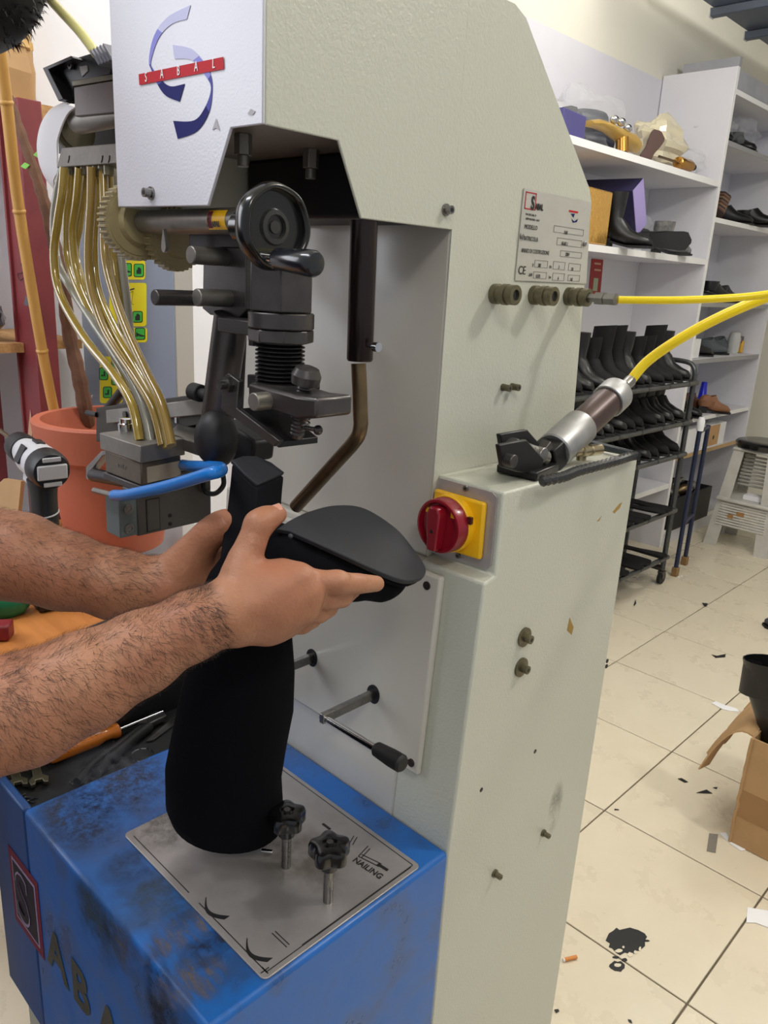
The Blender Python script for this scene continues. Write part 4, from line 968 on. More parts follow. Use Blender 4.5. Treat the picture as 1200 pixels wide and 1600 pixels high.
# cordless drill standing on the bench
DG = mat('drill_grey', (196, 196, 200), 0.4); DB = mat('drill_black', (22, 22, 25), 0.42)
YD = 0.53
def dr(u, v, o=0.0): return at(u, v, 'Y', YD + o)
drill = thing('cordless_drill', 'grey and black cordless drill with black chuck in front of the terracotta pot', 'drill', (dr(70, 800).x, YD, BZ))
S_ = 1.2
a, b = dp(82, 738, 1.27), dp(27, 694, 1.40); ax = (b - a).normalized()
def pr_s(prof): return [(t * S_, r * S_) for t, r in prof]
G().lathe(a, ax, pr_s([(0, 0.012), (0.002, 0.024), (0.010, 0.027), (0.030, 0.0275), (0.032, 0.0265)]), 30).build('rear_housing', DB, drill)
L1 = 0.085 * S_
G().lathe(a + ax * 0.03 * S_, ax, pr_s([(0, 0.026), (0.01, 0.0265), (0.05, 0.0255), (0.07, 0.022), (0.085, 0.019)]), 30).build('motor_housing', DG, drill)
G().lathe(a + ax * (0.03 * S_ + L1), ax, pr_s([(0, 0.021), (0.008, 0.0225), (0.03, 0.0215), (0.042, 0.016), (0.048, 0.010)]), 24).build('chuck', DB, drill)
G().cyl(a + ax * (0.075 * S_ + L1), a + ax * (0.16 * S_ + L1), 0.004, n=10).build('drill_bit', BRASS, drill)
x_, y_, _d = frame(ax)
G().obox(a - ax * 0.0005, x_, y_, ax, (0.040 * S_, 0.021 * S_, 0.005)).build('end_badge', DG, drill, bevel=0.003)
for k in (-1, 1): G().obox(a + y_ * 0.0175 * S_ * k + ax * .0005, x_, y_, ax, (0.024 * S_, 0.006 * S_, 0.004)).build('end_badge', DG, drill, bevel=0.001)
rgt_ = Vector(ROT[:, 0]); upc = -Vector(ROT[:, 1]); vw = Vector(ROT[:, 2])
sdv = (-vw + ax * ax.dot(vw)).normalized()
c_ = a + ax * 0.062 * S_
G().obox(c_ + sdv * 0.0255 * S_, ax, sdv.cross(ax), sdv, (0.020 * S_, 0.026 * S_, 0.004)).build('speed_plate', DB, drill, bevel=0.001)
u2 = (upc - ax * ax.dot(upc)).normalized()
G().obox(c_ + ax * 0.004 + u2 * 0.0258 * S_, ax, u2.cross(ax), u2, (0.022 * S_, 0.012 * S_, 0.005)).build('top_switch', DB, drill, bevel=0.001)
G().obox(c_ - u2 * 0.030 * S_ + ax * .012, ax, u2, u2.cross(ax), (0.030 * S_, 0.014 * S_, 0.020 * S_)).build('trigger_block', DG, drill, bevel=0.004)
g0 = a + ax * 0.035 * S_ - u2 * 0.02 * S_; g1 = Vector((g0.x + 0.010, g0.y - 0.005, BZ + 0.05))
rg = []
for t in range(7):
    c = g0.lerp(g1, t / 6); w1, w2 = (0.026, 0.021) if t else (0.030, 0.024)
    rg.append([c + Vector((w1 * math.cos(q), w2 * math.sin(q), 0)) for q in [2 * math.pi * k / 16 for k in range(16)]])
G().loft(rg).build('grip', DB, drill)
axh = Vector((ax.x, ax.y, 0)).normalized()
G().obox(Vector((g1.x, g1.y, BZ + 0.0255)), axh, Z3.cross(axh), Z3, (0.105, 0.072, 0.050)).build('battery', DB, drill, bevel=0.008)
for t in (0.35, 0.62):
    c = g0.lerp(g1, t); ring = [c + Vector((0.0265 * math.cos(q), 0.0215 * math.sin(q), 0.004 * math.sin(q))) for q in [2 * math.pi * k / 20 for k in range(21)]]
    G().tube(ring, 0.0014, 6).build('grip_line', DG, drill)

# red steel rack with a chipboard shelf, wrapped parcel on top and a bag
YR = 0.72
def rk(u, v, o=0.0): return at(u, v, 'Y', YR + o)
REDP = mat('oxide_red_paint', (128, 48, 52), 0.5, var=0.2, vscale=12)
x0, x1 = rk(16, 440).x, rk(48, 440).x
rack = thing('red_steel_rack', 'oxide-red steel rack post with chipboard shelf at the left wall', 'rack', ((x0 + x1) / 2, YR, 0))
ztop = rk(30, 150).z
xw = x1 - x0
RP = G().box((x0, YR, 0), (x1, YR + 0.05, ztop)).build('post', REDP, rack, bevel=0.002)
G().box((x0 + xw * 0.16, YR - 0.006, 0.0), (x0 + xw * 0.24, YR, ztop)).build('post_rib', REDP, RP)
scr = G(); scr.tube(spline([rk(38, 385, -.003), rk(32, 395, -.003), rk(36, 405, -.003), rk(42, 402, -.003)], 5), 0.0009, 5)
scr.tube(spline([rk(33, 412, -.003), rk(36, 425, -.003), rk(28, 428, -.003), rk(32, 438, -.003), rk(42, 428, -.003)], 5), 0.0009, 5)
scr.build('scribble', INK, RP, kind='stuff')
G().prism([rk(43, 685, -.002), rk(47, 640, -.002), rk(50, 660, -.002), rk(58, 645, -.002), rk(54, 668, -.002), rk(50, 672, -.002), rk(50, 690, -.002)], (0, 0.001, 0)).build('paint_chip', mat('chip_tan', (190, 150, 120), 0.6), RP)
G().prism([rk(40, 463, -.012), rk(50, 466, -.012), rk(52, 480, -.012), rk(37, 476, -.012)], (0, 0.012, 0)).build('grey_clip', mat('clip_grey', (84, 88, 94), 0.5), rack)
zs = rk(20, 532).z; zs2 = rk(20, 546).z
xsr = rk(38, 538).x
CHIP = mat('chipboard', (206, 164, 110), 0.8, var=0.7, vscale=90, rgb2=(150, 104, 60))
G().box((xsr - 0.38, YR - 0.10, zs2), (xsr, YR - 0.001, zs)).box((xsr - 0.38, YR, zs2), (x0 - 0.001, YR + 0.16, zs)).build('shelf', CHIP, rack)
G().box((xsr - 0.38, YR - 0.095, zs2 - 0.045), (xsr - 0.004, YR - 0.06, zs2)).build('shelf_beam', mat('dark_red_beam', (72, 30, 30), 0.5), rack)
G().box((x0 - 0.30, YR, 0), (x0 - 0.26, YR + 0.05, ztop)).build('post', REDP, rack)
G().box((x0 - 0.30, YR + 0.051, ztop - 0.03), (x1 - 0.03, YR + 0.16, ztop)).build('top_shelf', CHIP, rack)
bag = G(); c = Vector((xsr - 0.15, YR - 0.052, zs + 0.052))
random.seed(3)
bag.ell(c, (0.13, 0.045, 0.045), 22, 12, fn=lambda p: 1 + 0.09 * math.sin(7 * p.x + 5 * p.y) + 0.07 * math.sin(11 * p.z + 4 * p.x))
tag(bag.build('black_plastic_bag', mat('grey_black_film', (74, 76, 84), 0.2, var=0.7, vscale=12, rgb2=(18, 18, 22), spec=0.7, bump=0.5, bscale=30)), 'grey and black plastic bag lying on the chipboard shelf', 'bag')
# parcel
pz = ztop; pa = thing('wrapped_parcel', 'brown cardboard parcel bound with shiny tape on top of the red rack', 'parcel', (x1 - 0.1, YR + 0.1, pz))
px1 = at(60, 80, 'Y', YR + 0.145).x; px0 = px1 - 0.30
def bump(f, a):
    a *= 1.5
    return f + Vector((random.uniform(-a, a), random.uniform(-a, a), random.uniform(-a, a)))
rg = []
for k in range(9):
    z = pz + 0.004 + 0.045 * k; w_ = [0.86, 0.95, 1.0, 0.93, 0.90, 0.96, 1, 1, 1][k]
    xm = (px0 + px1) / 2; hw = (px1 - px0) / 2 * w_
    ring = []
    for i in range(28):
        q = 2 * math.pi * i / 28; cx = math.copysign(abs(math.cos(q)) ** 0.35, math.cos(q)); sy = math.copysign(abs(math.sin(q)) ** 0.35, math.sin(q))
        ring.append(bump(Vector((xm + hw * cx, YR + 0.075 + 0.078 * w_ * sy, z)), 0.004))
    rg.append(ring)
G().loft(rg).build('box', CARD, pa, smooth=25)
tp_ = G()
rg = []
for k in range(4):
    z = pz + 0.128 + 0.014 * k; ring = []
    for i in range(28):
        q = 2 * math.pi * i / 28; cx = math.copysign(abs(math.cos(q)) ** 0.35, math.cos(q)); sy = math.copysign(abs(math.sin(q)) ** 0.35, math.sin(q))
        ring.append(bump(Vector(((px0 + px1) / 2 + ((px1 - px0) / 2 * 0.955) * cx, YR + 0.075 + 0.0745 * sy, z + 0.02 * cx)), 0.0025))
    rg.append(ring)
tp_.loft(rg).build('packing_tape', mat('shiny_tape', (206, 166, 104), 0.15, spec=0.8, coat=0.5), pa, smooth=20)
# cardboard leaning behind the drill
p = at(16, 790, 'Y', 0.62)
cbp = G(); cbp.prism([at(6, 748, 'Y', .62), at(33, 752, 'Y', .62), at(26, 822, 'Y', .60), at(-40, 822, 'Y', .60), at(-40, 790, 'Y', .61)], (0, 0.008, 0))
tag(cbp.build('cardboard_piece', CARD), 'flat brown cardboard piece leaning behind the drill', 'cardboard')
# paper bag by the foot of the machine
p = at(0, 1470, 'Z', 0.30)
# white plastic stool by the wall seen under the nail block
# tools on the black mat
MZ = 0.7767
def mt(u, v, dz=0.0): return at(u, v, 'Z', MZ + dz)
sd = thing('screwdriver', 'screwdriver with clear orange handle on the black tool mat', 'screwdriver', mt(130, 1160))
r0 = 0.0125
a, b = mt(74, 1183, r0), mt(186, 1140, r0); d = (b - a).normalized(); Ls = (b - a).length
G().lathe(a, d, [(0, 0.006), (0.003, 0.0115), (0.008, r0), (Ls * 0.66, r0), (Ls * 0.78, 0.009), (Ls * 0.86, 0.009), (Ls * 0.93, 0.0115), (Ls - 0.002, 0.0115), (Ls, 0.008)], 24, wob=lambda q, t: 1 - 0.06 * (math.cos(6 * q) > 0.6) * (t < Ls * 0.66)).build('handle', mat('orange_handle', (206, 116, 36), 0.18, coat=0.5), sd)
c = mt(240, 1118, r0); G().cyl(b, b + (c - b).normalized() * 0.075, 0.003, n=12).build('shaft', CHROME, sd)
pr = thing('pliers', 'black-handled pliers lying open on the black tool mat', 'pliers', mt(210, 1160))
za = 0.007
G().tube(spline([mt(150, 1208, za), mt(180, 1180, za), mt(212, 1152, za), mt(236, 1134, za)], 5), [0.0085] * 15 + [0.005], 12).build('handle', BLACKR, pr)
G().tube(spline([mt(120, 1222, za), mt(150, 1190, za), mt(185, 1165, za), mt(228, 1134, za)], 5), [0.0065] * 15 + [0.005], 12).build('handle', BLACKR, pr)
j0, j1 = mt(222, 1136, 0.009), mt(252, 1118, 0.009); d = (j1 - j0).normalized(); nn = Vector((-d.y, d.x, 0))
G().prism([j0 - nn * .008 - Z3 * .005, j0 + nn * .01 - Z3 * .005, j1 + nn * .014 - Z3 * .005, j1 + d * .006 - Z3 * .005, j1 - nn * .012 - Z3 * .005], (0, 0, 0.010)).build('jaw', DARK, pr, bevel=0.002)
G().cyl(j0 + d * .004 + Z3 * 0.004, j0 + d * .004 + Z3 * 0.008, 0.005, n=16).build('pivot', STEEL, pr)
bl = thing('knife_blade', 'grey steel blade beside the pliers jaw on the tool mat', 'blade', mt(265, 1130))
G().prism([mt(228, 1160, .001), mt(255, 1136, .001), mt(276, 1120, .001), mt(272, 1134, .001), mt(240, 1158, .001)], (0, 0, 0.002)).build('blade', STEEL, bl)
kr = thing('wire_ring', 'thin wire ring at the edge of the black tool mat', 'ring', mt(222, 1178))
c = mt(222, 1182, .002); G().tube([c + Vector((0.016 * math.cos(q), 0.016 * math.sin(q), 0.003)) for q in [2 * math.pi * k / 28 for k in range(29)]], 0.0011, 6).build('ring', CHROME, kr)
for k, (pts, lab) in enumerate(((((52, 1185), (56, 1205), (60, 1218)), 'brass-coloured open spanner nearer the screwdriver handle'), (((20, 1195), (24, 1210), (27, 1222)), 'dull spanner half hidden under the forearm'))):
    A = [mt(u, v, 0.004) for u, v in pts]; d = (A[2] - A[0]).normalized(); nn = Vector((-d.y, d.x, 0))
    A[0] = A[0] - d * 0.05
    s_ = thing('spanner', lab + ' on the tool mat', 'spanner', A[1])
    G().prism([A[0] + nn * .005, A[2] + nn * .006, A[2] - nn * .006, A[0] - nn * .005], (0, 0, 0.005)).build('shank', DIRTYBRASS, s_, bevel=0.001)
    G().prism([A[2] + d * t + nn * w_ for t, w_ in ((-.002, .007), (.006, .013), (.018, .011), (.016, .005), (.008, .004), (.008, -.004), (.016, -.005), (.018, -.011), (.006, -.013), (-.002, -.007))], (0, 0, 0.006)).build('jaw', DIRTYBRASS, s_, bevel=0.001)
random.seed(11)
nails = [((15, 1237), (33, 1246)), ((18, 1250), (40, 1240)), ((30, 1258), (52, 1247)), ((40, 1246), (60, 1247)), ((28, 1262), (34, 1248)), ((45, 1252), (54, 1254)), ((73, 1193), (74, 1203)), ((178, 1160), (180, 1174)), ((110, 1223), (114, 1225)), ((36, 1254), (40, 1262))]
proto = None
for i, (pa_, pb_) in enumerate(nails):
    a, b = mt(*pa_, .0014), mt(*pb_, .0014)
    d = (b - a).normalized()
    nl = G().cyl(a, b, 0.0009, n=6).cyl(a, a - d * 0.0008, 0.0022, n=8).build('loose_nail', STEEL)
    tag(nl, 'tiny loose steel nail on the black tool mat', 'nail', 'loose nails on the tool mat')

# ================================================================ cylinder tool on the side box, hoses
XT = -0.508
def xt(u, v, o=0.0): return at(u, v, 'X', XT + o)
ALU = mat('cast_aluminium', (176, 176, 178), 0.42, metal=0.75, var=0.25, vscale=40)
tl = thing('pneumatic_cylinder', 'brown and silver pneumatic cylinder tool resting on the side box', 'cylinder tool', (XT, 0.84, 1.252))
c0, c1 = xt(864, 706), xt(962, 616); ad = (c1 - c0).normalized(); Lc = (c1 - c0).length
def al(t): return c0 + ad * (Lc * t)
G().lathe(al(0.02), ad, [(0, 0.022), (0.002, 0.0235), (Lc * 0.40, 0.0235), (Lc * 0.41, 0.0225)], 32).build('lower_collar', ALU, tl)
G().lathe(al(0.30), ad, [(0, 0.0205), (Lc * 0.60, 0.0205)], 32).build('barrel', mat('brown_barrel', (74, 56, 54), 0.35, metal=0.3), tl)
G().lathe(al(0.86), ad, [(0, 0.0225), (0.001, 0.0235), (Lc * 0.155, 0.0235), (Lc * 0.17, 0.0225)], 32).build('end_cap', ALU, tl)
f0 = al(1.03)
fit_ = G().lathe(f0 - ad * 0.002, ad, [(0, 0.0085), (0.006, 0.0085), (0.007, 0.0065), (0.010, 0.0065)], 16).lathe(f0 + ad * 0.008, ad, [(0, 0.0088), (0.012, 0.0088)], 6).lathe(f0 + ad * 0.020, ad, [(0, 0.0076), (0.010, 0.0082), (0.016, 0.0082), (0.017, 0.0060)], 16).build('hose_fitting', STEEL, tl, smooth=30)
HOSE_P = f0 + ad * 0.037
xx, yy, _ = frame(ad, X3)
G().obox(al(-0.055), X3, ad.cross(X3), ad, (0.034, 0.034, 0.024)).build('yoke', BLACKM, tl, bevel=0.002)
# links and jaw lying on the box top
zb = 1.2535
def tpz(u, v, z=zb): return at(u, v, 'Z', z)
G().prism([tpz(838, 752), tpz(872, 738), tpz(860, 722), tpz(800, 722), tpz(775, 738)], (0, 0, 0.010)).build('jaw_base', BLACKM, tl, bevel=0.002)
for o_, nm in ((0.016, 'link_plate'), (-0.012, 'link_plate')):
    pts = [xt(772, 700, o_), xt(815, 692, o_), xt(842, 722, o_), xt(838, 748, o_), xt(800, 742, o_), xt(778, 735, o_)]
    lo = min(p.z for p in pts); sh = max(0, zb - lo)
    G().prism([p + Z3 * sh for p in pts], (0.007, 0, 0)).build(nm, BLACKM, tl, bevel=0.0015)
a = xt(822, 705, -.004); G().cyl(a - X3 * 0.004, a + X3 * 0.026, 0.009, n=22).build('cross_pin', STEEL, tl, bevel=0.001)
a = xt(790, 718, .022); G().cyl(a, a + X3 * 0.012, 0.0075, n=18).build('link_stud', DARK, tl, bevel=0.001)
a, b = xt(800, 697, .01), xt(850, 715, .01); G().cyl(a, b, 0.010, n=20).build('piston_rod', STEEL, tl)
G().obox(xt(838, 728, .01) + Z3 * 0.010, (xt(855, 700) - xt(822, 745)), X3, (xt(855, 700) - xt(822, 745)).cross(X3), (0.05, 0.012, 0.010)).build('lever_link', DARK, tl, bevel=0.001)
BRS = mat('nickel_brass', (170, 158, 130), 0.28, metal=0.95)
a = xt(896, 706, .016); b = xt(936, 702, .016)
d = (b - a).normalized(); Lf = (b - a).length
G().lathe(a, d, [(0, 0.0065), (Lf * .25, 0.0065), (Lf * .26, 0.0085), (Lf * .45, 0.0085), (Lf * .46, 0.006), (Lf * .6, 0.006), (Lf * .62, 0.0078), (Lf, 0.0078), (Lf, 0.004), (Lf * .8, 0.0038)], 16).lathe(a + d * Lf * .33 - Z3 * .012, Z3, [(0, 0.0065), (0.026, 0.0065), (0.027, 0.005)], 14).build('tee_fitting', BRS, tl, smooth=30)
# spiral-wrapped cable around the rim of the side box
cw = thing('spiral_wrapped_cable', 'black spiral-wrapped cable bent around the top rim of the side box', 'cable', (XS, 0.9, 1.253))
zz = 1.2605
P = spline([at(846, 752, 'Z', zz), at(880, 745, 'Z', zz), at(900, 737, 'Z', zz), at(930, 729, 'Z', zz), at(960, 721, 'Z', zz), at(985, 713, 'Z', zz), at(996, 711, 'Z', zz)], 9)
n = len(P); G().tube(P, [0.0054 + 0.0013 * (1 if i % 2 else -1) for i in range(n)], 10).build('wrapped_section', mat('spiral_wrap', (44, 45, 48), 0.35, spec=0.6), cw, smooth=12)
G().tube(spline([at(994, 711, 'Z', zz), at(975, 706, 'Z', zz), at(940, 697, 'Z', zz), at(908, 690, 'Z', zz), at(890, 688, 'Z', zz)], 5), 0.0048, 10).build('plain_section', mat('cable_slate', (52, 60, 68), 0.45), cw)
# yellow air hoses
YH_ = mat('yellow_hose', (255, 224, 8), 0.28, coat=0.2)
p3 = COUP[2]
cn = thing('thin_air_hose', 'thin yellow air hose plugged straight into the rightmost coupling', 'air hose', p3 + X3 * 0.03)
G().lathe(p3 + X3 * 0.0315, X3, [(0, 0.0058), (0.010, 0.0058), (0.0105, 0.0085), (0.022, 0.0085), (0.0225, 0.007), (0.026, 0.007), (0.0265, 0.008), (0.038, 0.008), (0.039, 0.0052)], 6).build('plug', STEEL, cn, smooth=25)
s_ = p3 + X3 * 0.068
G().tube(spline([s_, dp(960, 468.5, s_ and 0.975), dp(1060, 469, 0.955), dp(1150, 465, 0.94), dp(1205, 459, 0.93), dp(1300, 445, 0.91), dp(1500, 470, 0.88), (0.55, 0.85, 1.46), (1.2, 1.0, 1.6), (1.62, 1.1, 2.2), (1.66, 1.1, 3.395)], 8), 0.0047, 12).build('hose', YH_, cn)
c2 = thing('thick_air_hose', 'thick yellow air hose curving up from the brown cylinder tool', 'air hose', HOSE_P)
d0 = float((ROT.T @ (np.array(HOSE_P) - CAM))[2])
G().tube(spline([HOSE_P, dp(1010, 566, d0 - .005), dp(1050, 537, d0 - .02), dp(1100, 508, d0 - .04), dp(1150, 484, d0 - .06), dp(1205, 462, d0 - .08), dp(1320, 425, d0 - .12), dp(1480, 430, d0 - .16), (0.5, 0.80, 1.52), (1.15, 1.02, 1.7), (1.70, 1.16, 2.3), (1.74, 1.16, 3.395)], 8), 0.0071, 14).build('hose', YH_, c2)

# ================================================================ shelving along the left wall
XF = -1.85; XBK = -2.245
YU0, YU1, YU2 = 2.30, 4.36, 5.46
su1 = thing('low_shelf_unit', 'white open shelf unit with bagged shoes behind the machine', 'shelf unit', (-2.05, 3.3, 0))
G().box((XBK, YU0, 0), (XBK + 0.012, YU1 - 0.002, 2.02)).build('back_panel', SHELFW, su1)
G().box((XBK + 0.012, YU0, 0), (XF, YU0 + 0.025, 2.03)).build('side_panel', SHELFW, su1)
Z1 = [2.043, 1.652, 0.80, 0.40]
for z in Z1:
    sh = G().box((XBK + 0.012, YU0 + 0.025, z - 0.028), (XF - 0.002, YU1 - 0.002, z)).build('shelf', SHELFW, su1)
    G().box((XF - 0.002, YU0 + 0.0, z - 0.029), (XF, YU1 - 0.002, z + 0.0005)).build('edge_band', EDGE, sh)
su2 = thing('tall_shelf_unit', 'tall white shelf unit with scuffed side, full of shoe parts', 'shelf unit', (-2.05, 4.9, 0))
G().box((XBK + 0.01, YU1, 0), (XF, YU1 + 0.028, 2.582)).build('side_panel', SHELFW, su2)
G().box((XF, YU1, 0), (XF + 0.002, YU1 + 0.028, 2.582)).build('edge_band', EDGE, su2)
G().box((XBK + 0.01, YU2 - 0.028, 0), (XF, YU2, 2.582)).build('side_panel', SHELFW, su2)
G().box((XBK, YU1, 0), (XBK + 0.01, YU2, 2.582)).build('back_panel', SHELFW, su2)
G().box((XBK + 0.01, YU1 + 0.028, 2.47), (XF - 0.015, YU2 - 0.028, 2.582)).build('top_fascia', mat('grey_board', (176, 176, 182), 0.5, var=0.2, vscale=5), su2)
Z2 = [2.485, 2.245, 1.868, 1.428, 1.113, 0.768, 0.553, 0.10]
for i, z in enumerate(Z2):
    yr = YU2 - 0.028
    sh = G().box((XBK + 0.01, YU1 + 0.028, z - 0.024), (XF - 0.004, yr, z)).build('shelf', SHELFW, su2)
    G().box((XF - 0.004, YU1 + 0.028, z - 0.024), (XF - 0.002, yr, z + 0.0005)).build('edge_band', [EDGE, mat('wood_edge', (190, 158, 110), 0.6), mat('grey_edge', (150, 150, 152), 0.5)][1 if i == 6 else 2 if i in (1, 3, 4) else 0], sh)
G().box((XF - 0.02, YU1 + 0.028, 0.0), (XF - 0.006, YU2 - 0.028, 0.076)).build('plinth', SHELFW, su2)
bb = G().box((-2.205, YU1 + 0.13, 2.583), (-1.90, YU1 + 0.16, 2.66)).build('offcut_board', mat('grey_board', (0, 0, 0)))
tag(bb, 'grey offcut board standing on top of the tall shelf unit', 'board')

# generic footwear, standing along +x with its heel at x = 0
def boot_mesh(L=0.24, H=0.24, W=0.085, shaft=0.052, lean=0.0, heel=0.035, slouch=0.0):
    g = G(); n = 16; rings = []
    # shaft from the top down, then the foot to the toe: rings around a bent centre line
    cl = [(0.055 + lean * 1.0, H, shaft, shaft * .86), (0.052 + lean * .6, H * .78, shaft * .98, shaft * .84), (0.050 + lean * .3, H * .55, shaft * .88, shaft * .74)]
    for cx, z, rx, ry in cl:
        rings.append([Vector((cx + rx * math.cos(q) + slouch * math.sin(z * 60) * .3, ry * math.sin(q), z + slouch * math.cos(q))) for q in [2 * math.pi * k / n for k in range(n)]])
    foot = [(0.060, 0.086, 0.056, 0.036, 0.30), (0.088, 0.056, 0.050, 0.036, 0.78), (0.13, 0.038, 0.036, 0.041, 1.22), (0.18, 0.030, 0.026, 0.041, 1.44), (0.22, 0.026, 0.021, 0.028, 1.52), (0.24, 0.021, 0.010, 0.010, 1.57)]
    for cx, z, rr, ry, tilt in foot:
        cx *= L / 0.24
        rings.append([Vector((cx + rr * math.cos(q) * math.cos(tilt), ry * W / .085 * math.sin(q), max(0.004, z + rr * math.cos(q) * math.sin(tilt) + heel * .35 * (1 - cx / L)))) for q in [2 * math.pi * k / n for k in range(n)]])
    # heel cap of the foot
    g.loft(rings)
    g.ell((0.045, 0, heel + 0.035), (0.042, 0.032, 0.042), 14, 8)
    return g
def sole_mesh(L=0.24, W=0.082, heel=0.035):
    g = G(); A = []; B = []
    for k in range(13):
        t = k / 12; x = 0.004 + (L + 0.004) * t
        w_ = W / 2 * (0.72 + 0.1 * math.cos(t * 5) if t < .35 else 0.62 + 0.42 * math.sin(min(1, (t - .3) / .55) * math.pi / 2)) * (1 if t < .86 else math.sqrt(max(0, 1 - ((t - .86) / .142) ** 2)))
        if t < 0.06: w_ *= 0.8
        z = heel * max(0, 1 - t / .55) ** 1.3
        A.append(Vector((x, w_, z))); B.append(Vector((x, -w_, z)))
    top = A + B[::-1]
    n_ = len(top); vs = [p + Z3 * 0.009 for p in top] + top
    fs = [(i, (i + 1) % n_, n_ + (i + 1) % n_, n_ + i) for i in range(n_)]
    for i in range(12):
        a, b, c, d_ = i, i + 1, n_ - 2 - i, n_ - 1 - i
        fs += [(a, b, c, d_), (n_ + d_, n_ + c, n_ + b, n_ + a)]
    g.add(vs, fs)
    if heel > 0.01:
        g.prism([(0.004, -W * .34, 0), (0.055, -W * .34, 0), (0.055, W * .34, 0), (0.004, W * .34, 0)], (0, 0, heel + 0.003))
    return g
def make_boot(name, label, mup, loc, group=None, **kw):
    t = thing(name, label, 'boot', (0, 0, 0), group)
    L, W, heel = kw.get('L', .24), kw.get('W', .085), kw.get('heel', .035)
    boot_mesh(**kw).build('upper', mup, t, smooth=60)
    sole_mesh(L, W * .97, heel).build('sole', BLACKR, t)
    t.location = loc
    return t
# trolley
XTF, XTB, YT0, YT1 = -1.575, -1.80, 2.55, 3.80
TUBEM = mat('trolley_grey_tube', (92, 94, 96), 0.35, metal=0.7, var=0.3, vscale=15)
tr = thing('shoe_trolley', 'grey tubular shoe trolley on castors in front of the shelves', 'trolley', (-1.69, 3.2, 0))
RZ = [1.055, 0.862, 0.700, 0.405, 0.150]
for y in (YT0, YT1):
    for x in (XTF, XTB):
        G().cyl((x, y, 0.075), (x, y, 1.10 if x == XTF else 1.13), 0.0135, n=12).build('upright', TUBEM, tr)
    G().cyl((XTF, y, 0.085), (XTB, y, 0.085), 0.016, n=12).build('base_bar', DARK, tr)
    G().tube(spline([(XTF, y, 1.08), (XTF - 0.01, y, 1.125), (XTF - 0.05, y, 1.15), (XTB + 0.05, y, 1.15), (XTB, y, 1.12)], 5), 0.012, 10).build('top_bow', TUBEM, tr)
for z in RZ:
    for x in (XTF + 0.012, XTB):
        r_ = G().cyl((x, YT0 - 0.01, z), (x, YT1 + 0.012, z), 0.0125, n=12).build('rail', TUBEM, tr)
        if x != XTB:
            for k in range(6):
                y = YT0 + 0.1 + 0.21 * k; G().cyl((x, y, z), (x, y + 0.008, z), 0.0132, n=12).build('rail_joint', INK, r_)
    for k in range(7):
        y = YT0 + 0.08 + 0.19 * k; G().cyl((XTF, y, z - 0.004), (XTB, y, z - 0.004), 0.004, n=6).build('cross_wire', TUBEM, tr)
for x, y in ((XTF, YT1), (XTB, YT1), (XTF, YT0), (XTB, YT0)):
    cs = G().box((x - 0.014, y - 0.02, 0.058), (x + 0.014, y + 0.02, 0.072)).box((x - 0.014, y - 0.012, 0.03), (x - 0.010, y + 0.012, 0.06)).box((x + 0.010, y - 0.012, 0.03), (x + 0.014, y + 0.012, 0.06)).build('castor', DARK, tr)
    G().cyl((x - 0.009, y, 0.035), (x + 0.009, y, 0.035), 0.035, n=20).build('castor_wheel', BLACKR, cs)
random.seed(5)
def kind_set(specs):
    return [make_boot('trolley_boot', '', mm, (0, 0, -5), H=H, slouch=sl_, L=0.215, W=0.078, shaft=sh_w) for H, sl_, mm, sh_w in specs]
ORD = ['first', 'second', 'third', 'fourth', 'fifth', 'sixth', 'seventh', 'eighth', 'ninth', 'tenth', 'eleventh']
for z, n_, name, ks in ((RZ[0], 11, 'top', kind_set(((0.25, 0.006, SUEDE, .050), (0.225, 0.0, LEATHER, .048), (0.20, 0.008, SUEDE, .052)))),
                        (RZ[1], 11, 'second', kind_set(((0.158, 0.0, SUEDE, .050), (0.152, 0.0, LEATHER, .047)))),
                        (RZ[2], 6, 'middle', kind_set(((0.128, 0.0, LEATHER, .046), (0.122, 0.0, SUEDE, .048))))):
    used = set()
    for k in range(n_):
        i = (k * 2 + 1 + k // 3) % len(ks)
        lab = 'dark boot, %s from the near upright end on the trolley\'s %s rail' % (ORD[k], name)
        loc = (XTB + 0.017 + random.uniform(0, .006), YT1 - 0.075 - 0.098 * k, z + 0.0135)
        if i not in used:
            o = ks[i]; used.add(i); o.location = loc; o['label'] = lab
        else:
            o = dup(ks[i], loc, rz=random.uniform(-.12, .08), label=lab)
        o['group'] = 'boots on the shoe trolley'
for row, z, n_ in (('fourth', RZ[3], 5), ('lowest', RZ[4], 5)):
    for k in range(n_):
        s_ = sole_mesh(0.24, 0.085, 0.0)
        o = s_.build('loose_sole', SUEDE)
        o.location = (XTB + 0.015, YT1 - 0.08 - 0.115 * k, z + 0.0128); o.rotation_euler = (random.uniform(-.1, .1), -0.03, random.uniform(-.2, .2))
        tag(o, 'flat dark sole, %s from the near upright on the trolley\'s %s rail' % (ORD[k], row), 'shoe sole', 'soles on the shoe trolley')
# helmet-like glossy black piece among the boots
# navy tube frame standing next to the trolley
nf = thing('navy_tube_frame', 'slim dark-blue tube frame standing between trolley and shelves', 'frame', (-1.6, 4.08, 0))
NV = mat('navy_paint', (28, 38, 66), 0.4)
for (x, y) in ((-1.575, 3.975), (-1.62, 4.195)):
    G().cyl((x, y, 0.05), (x, y, 0.80), 0.012, n=12).build('leg', NV, nf)
    G().box((x - 0.016, y - 0.016, 0), (x + 0.016, y + 0.016, 0.05)).build('foot', mat('ochre_foot', (140, 110, 70), 0.7), nf, bevel=0.003)
for z in (0.30, 0.79):
    G().cyl((-1.575, 3.975, z), (-1.62, 4.195, z), 0.010, n=10).build('cross_bar', NV, nf)
G().lathe((-1.575, 3.975, 0.80), Z3, [(0, 0.018), (0.05, 0.02), (0.07, 0.012)], 12).build('rag_wrap', PAPER, nf)

